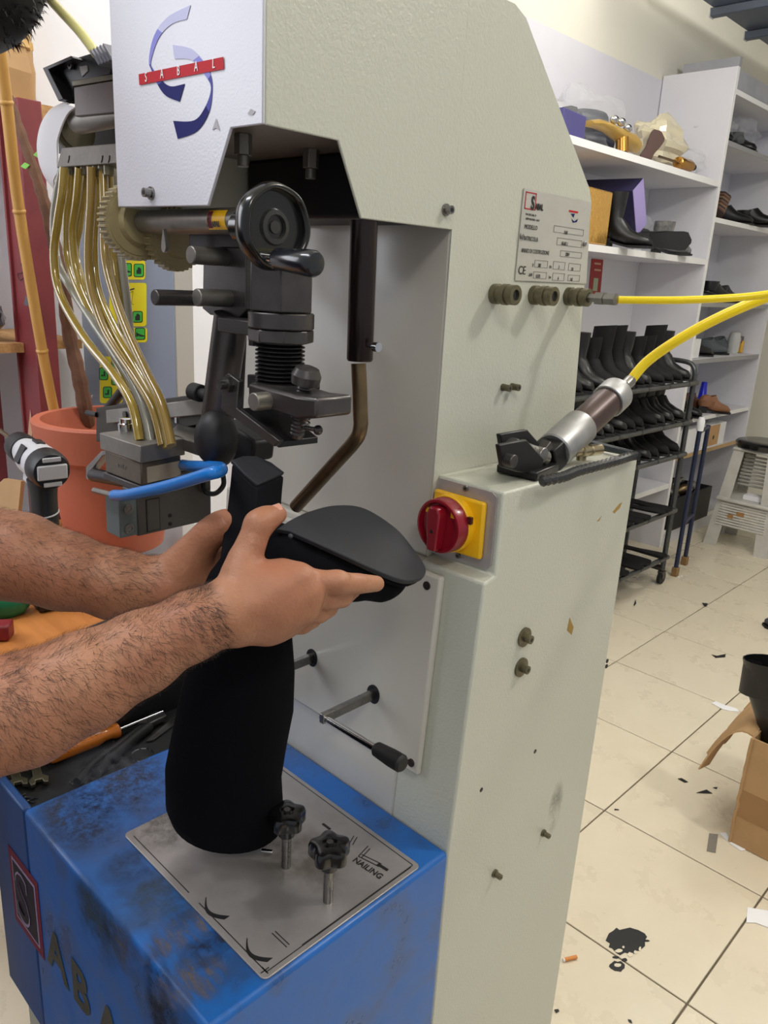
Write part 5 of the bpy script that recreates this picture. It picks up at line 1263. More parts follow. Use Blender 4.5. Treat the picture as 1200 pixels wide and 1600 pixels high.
# step stool
ST = mat('white_grey_plastic', (206, 204, 198), 0.5, var=0.3, vscale=14, rgb2=(150, 142, 130))
SX, SY = -1.53, 4.86
stl = thing('step_stool', 'worn white plastic two-step stool with black round seat', 'stool', (SX, SY, 0))
def tl_(fx, fy, z): # tapered frame
    k = 1 - 0.33 * z / 0.60; return Vector((SX + fx * k, SY + fy * k, z))
for fx, fy in ((-.19, -.17), (.19, -.17), (.19, .17), (-.19, .17)):
    sx_, sy_ = math.copysign(1, fx), math.copysign(1, fy)
    rg = []
    for z in (0, .15, .30, .45, .60):
        c = tl_(fx, fy, z); w_ = 0.078 - 0.03 * z
        rg.append([c, c - X3 * sx_ * w_, c - X3 * sx_ * w_ - Y3 * sy_ * 0.008, c - X3 * sx_ * .008 - Y3 * sy_ * .008, c - X3 * sx_ * .008 - Y3 * sy_ * w_, c - Y3 * sy_ * w_])
    G().loft(rg).build('leg', ST, stl, smooth=0)
for k in range(9):
    z = 0.14 + 0.016 * k
    for fy, zz in ((-.17, z),):
        a, b = tl_(-.155, fy, zz), tl_(.155, fy, zz); G().cyl(a, b, 0.0068, n=6).build('rib', ST, stl)
for k in range(9):
    z = 0.37 + 0.022 * k; a, b = tl_(-.15, .05, z), tl_(.15, .05, z)
    a2, b2 = tl_(-.13, -.12, z), tl_(.13, -.12, z)
    G().tube([a + Y3 * .07, a, a2 * .3 + a * .7 + Y3 * .02, b2 * .3 + b * .7 + Y3 * .02, b, b + Y3 * .07], 0.0078, 6).build('rib', ST, stl)
G().box((SX - .165, SY - .165, 0.285), (SX + .165, SY + .10, 0.305)).build('step', ST, stl, bevel=0.006)
G().prism([tl_(-.17, -.168, .30), tl_(.17, -.168, .30), tl_(.17, -.168, .27), tl_(-.17, -.168, .27)], (0, .012, 0)).build('step_lip', ST, stl)
for sgn in (-1, 1):
    G().prism([tl_(sgn * .188, -.15, .02 + .25), tl_(sgn * .188, .15, .27), tl_(sgn * .188, .15, .58), tl_(sgn * .188, -.15, .58)], (-sgn * .008, 0, 0)).build('side_web', ST, stl)
G().box((SX - .135, SY - .125, 0.592), (SX + .135, SY + .125, 0.612)).build('top', ST, stl, bevel=0.01)
G().lathe((SX, SY, 0.612), Z3, [(0, 0.13), (0.006, 0.155), (0.030, 0.160), (0.040, 0.150), (0.046, 0.125), (0.044, 0.06), (0.043, 0)], 40, wob=lambda q, t: 1 + (0.012 * math.cos(16 * q) if t < .035 else 0)).build('seat', BLACKP, stl)
for (xo, zo, s_) in ((-0.01, 0.225, .022), (-0.07, 0.20, .016)):
    p = tl_(xo, -.17, zo) - Y3 * 0.0065; G().box((p.x - s_, p.y - .0012, p.z - .013), (p.x + s_, p.y, p.z + .013)).build('tape_scrap', mat('brown_tape', (170, 126, 78), 0.5), stl)
G().box((SX - .03, SY - .10, 0.307), (SX + .11, SY - .02, 0.335)).build('white_box_on_step', PAPER)
tag(bpy.data.objects['white_box_on_step'], 'small white carton lying on the lower step of the plastic stool', 'carton'); bpy.data.objects['white_box_on_step'].name = 'small_carton'

# ---------------------------------------------------------------- things on the low unit's top shelf
ZA, ZBs = 2.0445, 1.6535
def sh_(u, v, z): return at(u, v, 'Z', z)
PUR = mat('purple_board', (74, 70, 128), 0.5); LILB = mat('lilac_board', (164, 150, 208), 0.5); DPUR = mat('dark_purple_board', (44, 40, 78), 0.5)
def crumple(name, c, r, m, seed, label, cat, parts=None, n=24, mm_=16, a=0.16, flat=0.0):
    rs = random.Random(seed); ph = [rs.uniform(0, 6) for _ in range(12)]
    def fn(p):
        v = 1 + a * math.sin(5 * p.x + ph[0]) * math.sin(6 * p.y + ph[1]) + a * .8 * math.sin(9 * p.z + 4 * p.x + ph[2]) + a * .5 * abs(math.sin(13 * p.y + 8 * p.x + ph[3]))
        return max(0.5, v - a * .4)
    o = G().ell(c, r, n, mm_, fn=fn)
    zmin = min(q[2] for q in o.v)
    o = o.build(name, m, smooth=18)
    return tag(o, label, cat)
p = sh_(905, 222, ZA)
pb = G().rbox((-1.945, 2.93, ZA + 0.045), (0.16, 0.20, 0.088), rz=0.10).build('purple_shoe_box', PUR, bevel=0.002); tag(pb, 'flat purple shoe box on the top shelf next to the machine', 'shoe box')
GOLD = mat('gold_leather', (196, 160, 84), 0.35, metal=0.3, var=0.2)
def lay(o, loc, rx=0, ry=0, rz=0): o.location = loc; o.rotation_euler = (rx, ry, rz); return o
def sheel(label, loc, rz, m, heelm, ry=0.0, rx=0.0):
    t = thing('gold_sandal', label, 'sandal', (0, 0, 0))
    g = sole_mesh(0.23, 0.075, 0.0); g.build('sole', m, t)
    G().lathe((0.03, 0, -0.05), Z3, [(0, 0.022), (0.05, 0.024)], 18).build('heel', heelm, t)
    G().tube(spline([(0.15, -.038, .008), (0.15, -.03, .035), (0.15, 0, .045), (0.15, .03, .035), (0.15, .038, .008)], 5), 0.005, 8).build('strap', STEEL, t)
    return lay(t, loc, rx, ry, rz)
q = sh_(985, 242, ZA)
gd = thing('gold_sandal', 'gold sandal with mirror buckle and round brass heel lying on the top shelf', 'sandal', (-1.90, 3.42, ZA))
G().loft([[Vector((-1.90 + w_ * math.cos(b_) , y, ZA + h_ + th_ * math.sin(b_))) for b_ in [2 * math.pi * k / 14 for k in range(14)]] for y, h_, w_, th_ in ((3.09, .075, .03, .012), (3.16, .085, .035, .018), (3.25, .085, .035, .020), (3.36, .07, .04, .026), (3.46, .058, .045, .036), (3.52, .05, .03, .03), (3.535, .048, .008, .008))]).build('sole', GOLD, gd)
G().cyl((-1.875, 3.36, ZA), (-1.885, 3.36, ZA + .06), 0.028, n=20).build('heel', mat('polished_brass', (190, 140, 70), 0.2, metal=0.9), gd)
for y, z in ((3.26, .115), (3.32, .115), (3.38, .1)): G().ell((-1.875, y, ZA + z), (.018, .026, .018), 12, 8).build('buckle', CHROME, gd)
# pair of black boots in a clear bag
def bagged(label, loc, n_boots, seed, r, mboot=LEATHER):
    pass
NAVYB = mat('navy_boot_leather', (30, 34, 52), 0.45)
bb1 = make_boot('bagged_boot', 'navy-black boot lying in clear film on the top shelf, nearer the shelf edge', NAVYB, (0, 0, 0), H=.26, shaft=.06); lay(bb1, (-2.04, 3.22, ZA + 0.058), rx=math.radians(90), rz=math.radians(168))
bb2 = dup(bb1, (-2.08, 3.24, ZA + 0.158), rz=math.radians(172), rx=math.radians(90), label='navy-black boot lying on its twin inside clear film on the top shelf')
fb_ = crumple('clear_shoe_bag', (-2.07, 3.36, ZA + 0.135), (0.115, 0.30, 0.128), FILM, 2, 'clear plastic bag over the black boots on the top shelf', 'plastic bag')
bs_ = sole_mesh(.15, .075, 0.0).build('brown_sole', mat('brown_leather_sole', (78, 52, 44), 0.5)); tag(bs_, 'brown leather sole leaning against the cream bag', 'shoe sole'); lay(bs_, (-1.93, 3.66, ZA + 0.005), rx=math.radians(80), ry=math.radians(-60), rz=math.radians(70))
CRM = plastic_film('cream_film', (232, 222, 190), 0.72)
crumple('cream_bag', (-2.0, 3.92, ZA + 0.118), (0.10, 0.20, 0.115), CRM, 5, 'crumpled cream plastic bag in the middle of the top shelf', 'plastic bag')
ht = thing('brass_handled_tool', 'brass-handled tool with dark tip lying on the shelf edge before the cream bag', 'hand tool', (-1.875, 3.95, ZA))
G().lathe((-1.872, 3.90, ZA + .03), Y3, [(0, .02), (.003, .027), (.03, .03), (.06, .027), (.12, .029), (.14, .026), (.145, .015)], 20).build('handle', mat('polished_brass', (0, 0, 0)), ht)
G().lathe((-1.872, 4.04, ZA + .03), Y3, [(0, .014), (.04, .016), (.06, .008)], 14).build('tip', BLACKM, ht)
G().cyl((-1.872, 3.70, ZA + .03), (-1.872, 3.90, ZA + .03), .006, n=10).build('shank', BRASS, ht)
crumple('clear_film_bag', (-1.99, 4.22, ZA + 0.075), (0.10, 0.12, 0.073), FILM, 8, 'empty clear plastic bag against the tall unit on the top shelf', 'plastic bag')
# second shelf
FOIL = mat('gold_foil', (226, 176, 92), 0.18, metal=0.7, bump=1.0, bscale=22)
fo = G().rbox((-1.925, 3.18, ZBs + 0.112), (0.14, 0.24, 0.222), rz=0.05).build('gold_foil_box', FOIL, bevel=0.006); tag(fo, 'box wrapped in crinkled gold foil on the second shelf', 'box')
pbx = thing('tilted_shoe_box', 'dark purple shoe box with lilac end tilted behind the gold foil box', 'shoe box', (-2.05, 3.5, ZBs))
R_ = Euler((math.radians(32), 0, math.radians(6))).to_matrix()
cbx = Vector((-2.055, 3.60, ZBs + 0.190)); ax_, ay_, az_ = R_ @ X3, R_ @ Y3, R_ @ Z3
G().obox(cbx, ax_, ay_, az_, (0.33, 0.125, 0.225)).build('box', DPUR, pbx, bevel=0.002)
G().obox(cbx + ax_ * 0.166, ax_, ay_, az_, (0.002, 0.122, 0.222)).build('end_label', LILB, pbx)
b1 = make_boot('standing_boot', 'glossy black boot standing between the gold foil box and the fallen boots', LEATHER, (0, 0, 0), H=.235, shaft=.05); lay(b1, (-1.955, 3.40, ZBs + .001), rz=math.radians(15))
b2 = make_boot('fallen_boot', 'black boot lying on its side on the second shelf', LEATHER, (0, 0, 0), H=.22); lay(b2, (-1.875, 3.60, ZBs + .05), rx=math.radians(-85), rz=math.radians(35))
gs_ = make_boot('grey_lined_shoe', 'grey patterned ankle boot in film beside the fallen boot on the second shelf', mat('grey_pattern', (150, 148, 146), 0.5, var=0.8, vscale=22, rgb2=(60, 58, 58)), (0, 0, 0), H=.16, L=.2); lay(gs_, (-1.99, 3.98, ZBs + .001), rz=math.radians(25))
crumple('film_wad', (-2.10, 3.90, ZBs + 0.145), (0.09, 0.17, 0.14), FILM, 12, 'crumpled clear film on the second shelf behind the grey boot', 'plastic bag')
# red strip with pale window below the second shelf
lx = XBK + 0.0122
q4 = [at(u, v, 'X', lx) for u, v in ((924, 404), (942, 406), (937, 462), (919, 460))]
lv_ = thing('red_label', 'narrow red label with a pale window stuck on the back panel under the second shelf', 'label', q4[0])
G().prism(q4, (0.003, 0, 0)).build('backing', mat('label_red', (168, 40, 36), 0.5), lv_)
G().prism([p + X3 * 0.003 for p in (at(927, 434, 'X', lx), at(934, 435, 'X', lx), at(932, 455, 'X', lx), at(925, 454, 'X', lx))], (0.001, 0, 0)).build('window', mat('pale_green_window', (176, 190, 150), 0.4), lv_)
for v in (410, 420): G().prism([p + X3 * 0.003 for p in (at(928, v, 'X', lx), at(938, v + 1, 'X', lx), at(938, v + 4, 'X', lx), at(928, v + 3, 'X', lx))], (0.0006, 0, 0)).build('print_line', mat('label_tan', (214, 170, 140), 0.5), lv_)
# ---------------------------------------------------------------- things on the tall unit's shelves
for k, (y, rr_, zc_) in enumerate(((4.52, .12, 2.245), (4.86, .13, 2.245))):
    crumple('clear_shoe_bag', (-2.0, y, zc_ + 0.095), (0.11, 0.14, 0.092), FILM, 20 + k, ['clear bag of dark shoes on the upper shelf next to the scuffed side', 'second clear bag further along the upper shelf of the tall unit'][k], 'plastic bag')
    o = make_boot('bagged_shoe', ['dark shoe inside the first clear bag on the upper shelf', 'dark shoe inside the second clear bag on the upper shelf'][k], LEATHER, (-2.06, y - .03, zc_ + .001), H=.11, L=.19); o['category'] = 'shoe'
BS = [mat('sole_brown_%d' % i, c, 0.5) for i, c in enumerate(((74, 52, 44), (110, 80, 62), (52, 42, 40), (128, 96, 72)))]
for k in range(11):
    o = sole_mesh(.25, .085, 0.0).build('leather_sole', BS[k % 4])
    tag(o, 'brown leather sole, %s from the bottom of the leaning pile on the tall unit' % ORD[k], 'shoe sole', 'pile of brown soles')
    t_ = math.radians(-32)
    lay(o, Vector((-2.10, 4.47, 1.8935)) + Vector((0, -math.sin(t_), math.cos(t_))) * (0.0100 * k), rx=t_)
for k, (x, y, z, rz_, H, lab) in enumerate(((-2.05, 4.76, 1.869, 40, .10, 'black low shoe right of the brown sole pile'), (-1.99, 5.0, 1.869, 15, .09, 'black low shoe at the far end of the shelf with the sole pile'),
        (-2.08, 4.50, 1.429, 30, .19, 'black ankle boot with upright shaft on the shelf behind the yellow hoses'), (-2.02, 4.78, 1.429, 65, .12, 'black pointed shoe lying beside the ankle boot behind the hoses'), (-2.08, 5.10, 1.429, 75, .10, 'black pointed shoe at the far end of the hose-level shelf'),
        (-2.08, 4.62, 1.114, 50, .20, 'black boot leaning behind the small white cards'), (-2.03, 4.86, 1.114, 70, .09, 'grey low shoe lying on the shelf above the blue funnel'), (-2.05, 5.12, 1.114, 80, .08, 'second grey low shoe further along above the blue funnel'))):
    mm = LEATHER if k < 6 else mat('grey_shoe', (92, 98, 104), 0.6, var=0.3, vscale=12)
    o = make_boot('shelf_shoe', lab, mm, (x, y, z), H=H, L=.26, heel=.012); o.rotation_euler = (0, 0, math.radians(rz_)); o['category'] = 'shoe'
cardw = mat('white_card', (238, 238, 240), 0.5)
tag(G().rbox((-1.90, 4.50, 1.114 + .055), (0.03, 0.15, 0.108), rz=.1).build('white_card_box', cardw, bevel=.002), 'small white card box at the shelf edge beside the grey shoes', 'box')
tag(G().rbox((-1.96, 4.47, 1.114 + .035), (0.06, 0.10, 0.068), rz=-.2).build('brown_card_box', CARD, bevel=.002), 'small brown box behind the white card box', 'box')
gi = thing('spray_gun', 'grey and yellow hand tool standing at the far end above the funnel shelf', 'hand tool', (-1.97, 5.30, 1.113))
G().lathe((-1.97, 5.28, 1.1135), Z3, [(0, .035), (.09, .04), (.13, .03), (.14, .015)], 18).build('cup', mat('grey_cup', (190, 190, 188), 0.4), gi)
G().obox((-1.96, 5.34, 1.20), Y3, Z3, X3, (.08, .045, .03)).build('body', DARK, gi, bevel=.006)
G().obox((-1.955, 5.37, 1.155), Y3, Z3, X3, (.035, .08, .03)).build('grip', mat('tool_yellow', (220, 170, 60), 0.5), gi, bevel=.006)
for k, (x, y, rz_, lab) in enumerate(((-2.08, 4.47, 5, 'black boot standing on the funnel shelf against the scuffed side'), (-2.06, 4.60, -4, 'black boot standing nearest the brown shoes on the funnel shelf'))):
    o = make_boot('shelf_boot', lab, LEATHER, (x, y, .769), H=.225); o.rotation_euler = (0, 0, math.radians(rz_))
fn_ = thing('blue_funnel', 'bright blue plastic funnel standing upside down on the shelf', 'funnel', (-1.99, 4.93, .769))
fp = at(1127, 630, 'X', -1.99)
FB = mat('funnel_blue', (28, 40, 214), 0.3)
G().lathe((-1.99, 4.97, .7695), Z3, [(0, .058), (.03, .060), (.034, .056), (.075, .026), (.17, .017), (.172, .014)], 26).build('cone', FB, fn_)
G().lathe((-1.99, 4.97, .7695), Z3, [(0, .060), (.004, .062), (.006, .060)], 26).build('rim', FB, fn_)
fn_.location = fn_.location
for k, (x, y, rz_, lab) in enumerate(((-2.03, 4.76, 70, 'brown leather shoe lying in front of the blue funnel'), (-1.95, 4.82, 40, 'tan leather shoe on the funnel shelf edge'))):
    o = make_boot('brown_shoe', lab, [mat('brown_shoe_leather', (96, 58, 38), 0.5), mat('tan_shoe_leather', (142, 98, 70), 0.5)][k], (x, y, .769), H=.075, L=.2, W=.07); o.rotation_euler = (0, 0, math.radians(rz_)); o['category'] = 'shoe'
wbx = thing('white_carton', 'white carton with brown side label on the low shelf behind the stool', 'carton', (-1.99, 4.75, .5535))
G().box((-2.12, 4.46, .5535), (-1.865, 5.12, .695)).build('box', cardw, wbx, bevel=.002)
G().box((-1.8652, 4.86, .56), (-1.8642, 5.02, .690)).build('label', mat('kraft_label', (200, 156, 104), 0.6), wbx)
p = G().cyl((-1.8643, 4.94, .61), (-1.8637, 4.94, .61), .014, n=14).build('label_dot', INK, wbx)
tag(G().box((-2.10, 4.60, .6955), (-1.93, 4.98, .715)).build('grey_tray', mat('grey_lid', (112, 116, 120), 0.4), bevel=.003), 'grey flat tray lying on the white carton', 'tray')
cr = thing('black_crate', 'black plastic crate of shoe parts on the floor-level shelf', 'crate', (-1.95, 4.7, .10))
CRM_ = mat('crate_black', (26, 27, 30), 0.5)
cz = .101
G().box((-2.16, 4.42, cz), (-1.82, 4.95, cz + .012)).build('bottom', CRM_, cr)
for lo, hi in (((-2.16, 4.42), (-2.148, 4.95)), ((-1.832, 4.42), (-1.82, 4.95)), ((-2.148, 4.42), (-1.832, 4.432)), ((-2.148, 4.938), (-1.832, 4.95))):
    G().box((lo[0], lo[1], cz + .012), (hi[0], hi[1], cz + .20)).build('wall', CRM_, cr)
random.seed(8)
for k in range(6):
    o = G().ell((0, 0, 0), (.065, .03, .03), 12, 8).build('metal_shoe_part', [DARK, BRASS, STEEL][k % 3])
    tag(o, ['dark', 'brassy', 'bright steel'][k % 3] + ' shoe last part in the black crate, ' + ['front', 'back'][k // 3] + ' row', 'shoe part', 'shoe parts in the crate')
    lay(o, (-1.90 - .10 * (k // 3), 4.53 + .14 * (k % 3), cz + .20), rx=random.uniform(0, 1), ry=random.uniform(-.6, .6), rz=random.uniform(0, 3))

# ---------------------------------------------------------------- cardboard box with boots on the floor, and litter
bx = thing('cardboard_box', 'open cardboard box with torn flap and tall black boots inside', 'box', (-0.27, 2.25, 0))
bx0, bx1, by0, by1, bh = -0.528, -0.08, 2.04, 2.42, 0.335
CARD2 = mat('cardboard_dark_band', (160, 122, 80), 0.7, var=0.1)
th = 0.005
G().box((bx0, by0, 0.002), (bx1, by0 + th, bh)).build('panel', CARD, bx)
G().box((bx0, by1 - th, 0.002), (bx1, by1, bh)).build('panel', CARD, bx)
G().box((bx0, by0 + th, 0.002), (bx0 + th, by1 - th, bh)).build('panel', CARD, bx)
G().box((bx1 - th, by0 + th, 0.002), (bx1, by1 - th, bh)).build('panel', CARD, bx)
G().box((bx0 + th, by0 + th, 0.002), (bx1 - th, by1 - th, 0.008)).build('bottom', CARD, bx)
G().box((bx0 + 0.002, by0 - 0.0012, 0.09), (bx1, by0, 0.175)).build('tape_band', CARD2, bx)
G().tube([Vector((bx0 + .001, by0 - .001, z)) + Vector((random.uniform(-.002, .002), 0, 0)) for z in [bh * k / 14 for k in range(15)]], .0045, 6).build('folded_edge', CARD, bx)
hinge0, hinge1 = Vector((bx0, by0 + .01, bh)), Vector((bx0, by1 - .01, bh + .012))
def flap(a, b):
    base = hinge0.lerp(hinge1, b); jag = 0.012 * math.sin(b * 17) * a
    out = Vector((-0.115 * a, 0.0 - 0.02 * a, 0.03 * math.sin(a * 2.2) - 0.155 * a * a * (1.15 - .25 * b)))
    return base + out + Vector((jag, jag, 0))
G().sheet(flap, 8, 12, .004).build('torn_flap', CARD, bx, smooth=60)
TB = [('tall_boot', 'tall black leather boot standing in the cardboard box at its near corner', (-0.462, 2.125), .52), ('tall_boot', 'tall black leather boot further inside the cardboard box', (-0.29, 2.25), .46)]
for i, (nm, lab, (x, y), hh) in enumerate(TB):
    t = thing(nm, lab, 'boot', (x, y, 0.009))
    rg = []
    for z, r, dx, dy in ((.01, .046, 0, 0), (.08, .042, 0, 0), (.16, .036, .0, .0), (.26, .042, -.006, 0), (.34, .050, -.03, 0.0), (.42, .058, -.062, .0), (hh, .062, -.085, .0)):
        rg.append([Vector((x + dx + r * 1.1 * math.cos(q), y + dy + r * .78 * math.sin(q), .009 + z + (0.012 * math.cos(q) if z == hh else 0))) for q in [2 * math.pi * k / 18 for k in range(18)]])
    inner = [[p + (sum(rg[-1], Vector()) / 18 - p) * .05 for p in rg[-1]], [p + (sum(rg[-1], Vector()) / 18 - p) * .10 - Z3 * .10 for p in rg[-1]]]
    G().loft(rg + inner).build('shaft', LEATHER, t)
    G().tube([rg[k][3] + Vector((0, .001, 0)) for k in range(3, 7)], .0025, 6).build('zip', BLACKP, t)
    G().ell((x + .09, y, .05), (.10, .042, .04), 16, 10).build('foot', LEATHER, t)
# litter
LIT = [('paper_scrap', 'thin white paper strip on the tile joint beyond the box flap', [(1112, 1099), (1118, 1096), (1130, 1101), (1150, 1107), (1155, 1112), (1140, 1111), (1128, 1108)], PAPER, 'paper'),
       ('paper_scrap', 'white paper scrap under the cardboard box corner', [(1124, 1302), (1134, 1301), (1140, 1312), (1158, 1311), (1170, 1326), (1158, 1330), (1140, 1318)], PAPER, 'paper'),
       ('paper_sheet', 'torn pale paper sheet on the floor at the joint crossing', [(1168, 1418), (1210, 1425), (1215, 1455), (1180, 1442), (1166, 1442)], PAPER, 'paper'),
       ('film_scrap', 'grey translucent film strip beside the cardboard box', [(1108, 1302), (1122, 1304), (1118, 1333), (1104, 1330)], plastic_film('grey_film', (150, 146, 138), .5), 'film scrap'),
       ('leather_scrap', 'black pointed leather scrap near the cardboard box', [(1088, 1239), (1104, 1234), (1113, 1240)], LEATHER, 'leather scrap'),
       ('leather_scrap', 'small black scrap left of the pointed one', [(1059, 1217), (1065, 1216), (1075, 1222), (1070, 1223)], LEATHER, 'leather scrap'),
       ('leather_scrap', 'tiny black scrap nearest the box wall', [(1114, 1231), (1121, 1230), (1120, 1233)], LEATHER, 'leather scrap'),
       ('leather_scrap', 'curled dark scrap on the joint past the paper strip', [(1112, 1023), (1120, 1025), (1134, 1022), (1133, 1027), (1118, 1028)], LEATHER, 'leather scrap'),
       ('leather_scrap', 'dark scrap at the far joint crossing', [(1097, 942), (1106, 943), (1104, 948), (1099, 946)], LEATHER, 'leather scrap'),
       ('leather_scrap', 'short dark sliver beside the trolley castor shadow', [(990, 945), (993, 937), (994, 943), (991, 947)], LEATHER, 'leather scrap'),
       ('leather_scrap', 'dark sliver near the middle joint crossing', [(960, 1264), (967, 1265), (967, 1266), (960, 1266)], LEATHER, 'leather scrap'),
       ('leather_scrap', 'brown-black crumb at the lowest joint', [(981, 1593), (986, 1594), (988, 1599), (983, 1597)], LEATHER, 'leather scrap'),
       ('leather_scrap', 'round dark crumb by the foot of the machine', [(866, 1578), (872, 1577), (874, 1580), (869, 1583)], LEATHER, 'leather scrap')]
for nm, lab, pts, m, cat in LIT:
    tag(G().prism([at(u, v, 'Z', 0.0012) for u, v in pts], (0, 0, 0.0012)).build(nm, m), lab, cat)
ck = thing('cigarette_butt', 'orange-tipped cigarette butt on the tiles near the machine foot', 'cigarette butt', at(889, 1498, 'Z', 0))
a, b = at(880, 1500, 'Z', .0055), at(901, 1495, 'Z', .0055); d = (b - a).normalized()
G().cyl(a + d * .003, b, .0042, n=12).build('filter', mat('cork_tip', (214, 140, 74), 0.7), ck); G().cyl(a, a + d * .003, .0042, n=12).build('paper_end', PAPER, ck)
random.seed(21)
wf = thing('white_wood_flakes', 'scattered pale flakes under the shoe trolley end', 'flakes', at(1040, 880, 'Z', 0))
gf = G()
for k in range(60):
    p = at(random.uniform(985, 1075), random.uniform(858, 912), 'Z', .001); s_ = random.uniform(.006, .022); a = random.uniform(0, 3)
    gf.obox(p, (math.cos(a), math.sin(a), 0), (-math.sin(a), math.cos(a), 0), Z3, (s_, s_ * .5, .001))
gf.build('flakes', PAPER, wf, kind='stuff'); wf['kind'] = 'stuff'
# black paint stain worn into the tile
def stain(cu, cv, ru, rv, n, seed):
    rs = random.Random(seed); return [at(cu + ru * math.cos(q) * rs.uniform(.78, 1.1), cv + rv * math.sin(q) * rs.uniform(.75, 1.1), 'Z', .0006) for q in [2 * math.pi * k / n for k in range(n)]]
sn = thing('black_paint_stain', 'worn black paint stain on the tile joint near the machine', 'stain', at(985, 1475, 'Z', 0))
G().prism(stain(980, 1470, 32, 23, 26, 3), (0, 0, .0005)).build('large_patch', INK, sn, smooth=0)
G().prism(stain(965, 1510, 13, 9, 16, 4), (0, 0, .0005)).build('small_patch', INK, sn, smooth=0)
for k, (cu, cv, ru, rv) in enumerate(((967, 1486, 6, 3), (985, 1492, 5, 4), (1000, 1483, 2, 4), (974, 1480, 2, 2), (993, 1488, 3, 3), (965, 1508, 6, 3))):
    G().prism([p + Z3 * .0006 for p in stain(cu, cv, ru, rv, 10, 30 + k)], (0, 0, .0003)).build('worn_spot', TILE, sn, smooth=0)
for k, (cu, cv, ru, rv) in enumerate(((962, 1496, 6, 2), (976, 1500, 5, 3), (1010, 1470, 5, 2))):
    G().prism(stain(cu, cv, ru, rv, 10, 50 + k), (0, 0, .0005)).build('smear', INK, sn, smooth=0)
gsh = make_boot('grey_shoe', 'toe of a dark grey shoe at the far right on the tiles', mat('slate_shoe', (74, 76, 84), 0.5), (0, 0, 0), H=.09, L=.25); q = at(1196, 978, 'Z', 0)
gsh.location = (q.x + .24, q.y + .03, .001); gsh.rotation_euler = (0, 0, math.radians(186)); gsh['category'] = 'shoe'

# ================================================================ signed-distance modelling for soft bodies
import openvdb
def sdf_mesh(prims, vox, base_k=0.004):
    """prims: (kind, data, k); capsule data (a, b, ra, rb), ellipsoid data (c, R, radii). Returns points and quads of the blended union."""
    lo = np.array([1e9] * 3); hi = -lo
    boxes = []
    for kind, dta, k in prims:
        if kind == 'cap':
            a, b, ra, rb = dta; a, b = np.array(a), np.array(b); m = max(ra, rb) + k + 3 * vox
            l_, h_ = np.minimum(a, b) - m, np.maximum(a, b) + m
        else:
            c, R, r = dta; c = np.array(c); m = max(r) + k + 3 * vox; l_, h_ = c - m, c + m
        boxes.append((l_, h_)); lo = np.minimum(lo, l_); hi = np.maximum(hi, h_)
    n = np.ceil((hi - lo) / vox).astype(int) + 1
    F = np.full(n, 0.05, dtype=np.float32)
    for (kind, dta, k), (l_, h_) in zip(prims, boxes):
        i0 = np.floor((l_ - lo) / vox).astype(int); i1 = np.minimum(np.ceil((h_ - lo) / vox).astype(int) + 1, n)
        gx = (lo[0] + vox * np.arange(i0[0], i1[0]))[:, None, None].astype(np.float32)
        gy = (lo[1] + vox * np.arange(i0[1], i1[1]))[None, :, None].astype(np.float32)
        gz = (lo[2] + vox * np.arange(i0[2], i1[2]))[None, None, :].astype(np.float32)
        if kind == 'cap':
            a, b, ra, rb = dta; ba = np.array(b) - np.array(a); L2 = float(ba @ ba) + 1e-12
            t = ((gx - a[0]) * ba[0] + (gy - a[1]) * ba[1] + (gz - a[2]) * ba[2]) / L2
            t = np.clip(t, 0, 1)
            d = np.sqrt((gx - a[0] - t * ba[0]) ** 2 + (gy - a[1] - t * ba[1]) ** 2 + (gz - a[2] - t * ba[2]) ** 2) - (ra + (rb - ra) * t)
        else:
            c, R, r = dta
            px_, py_, pz_ = gx - c[0], gy - c[1], gz - c[2]
            if R is None: q = (px_ / r[0], py_ / r[1], pz_ / r[2])
            else: q = tuple((px_ * R[0][i] + py_ * R[1][i] + pz_ * R[2][i]) / r[i] for i in range(3))
            qq = np.sqrt(q[0] ** 2 + q[1] ** 2 + q[2] ** 2)
            d = (qq - 1) * min(r)
        S = F[i0[0]:i1[0], i0[1]:i1[1], i0[2]:i1[2]]
        h = np.maximum(k - np.abs(S - d), 0) / max(k, 1e-6)
        S[...] = np.minimum(S, d) - h * h * k * 0.25
    np.clip(F, -0.05, 0.05, out=F)
    g = openvdb.FloatGrid(0.05); g.copyFromArray(F)
    P, Q = g.convertToQuads(isovalue=0.0)
    return np.asarray(P, dtype=np.float64) * vox + lo, np.asarray(Q)
def sdf_build(prims, vox, name, m, parent=None, smooth_it=3):
    P, Q = sdf_mesh(prims, vox)
    g = G(); g.v = [tuple(p) for p in P]; g.f = [tuple(int(i) for i in q) for q in Q]; g.mi = [0] * len(g.f)
    o = g.build(name, m, parent, smooth=180)
    if smooth_it:
        md = o.modifiers.new('smooth', 'SMOOTH'); md.factor = 0.5; md.iterations = smooth_it
    return o
def chain(pts, k=0.006):
    out = []
    for (a, ra), (b, rb) in zip(pts[:-1], pts[1:]):
        out.append(('cap', (tuple(a), tuple(b), ra, rb), k))
    return out

# ================================================================ the boot being worked on, held sole up
NB = np.array([0.469, 0.184, 0.864]); AB = np.array([0.296, 0.889, -0.350]); BBv = np.cross(NB, AB)
P0B = np.array(dp(435, 828, 0.72))
def bp(u, v, off=0.0):
    p0 = P0B + NB * off; w_ = ROT @ np.array([u - 600.0, v - 800.0, FPX]); return Vector(CAM + w_ * ((NB @ (p0 - CAM)) / (NB @ w_)))
NV_, AV_, BV_ = Vector(NB), Vector(AB), Vector(BBv)
hb = thing('sock_boot', 'black fabric heeled boot held upside down by both hands over the blue base', 'boot', (-0.62, 0.44, 0.8085))
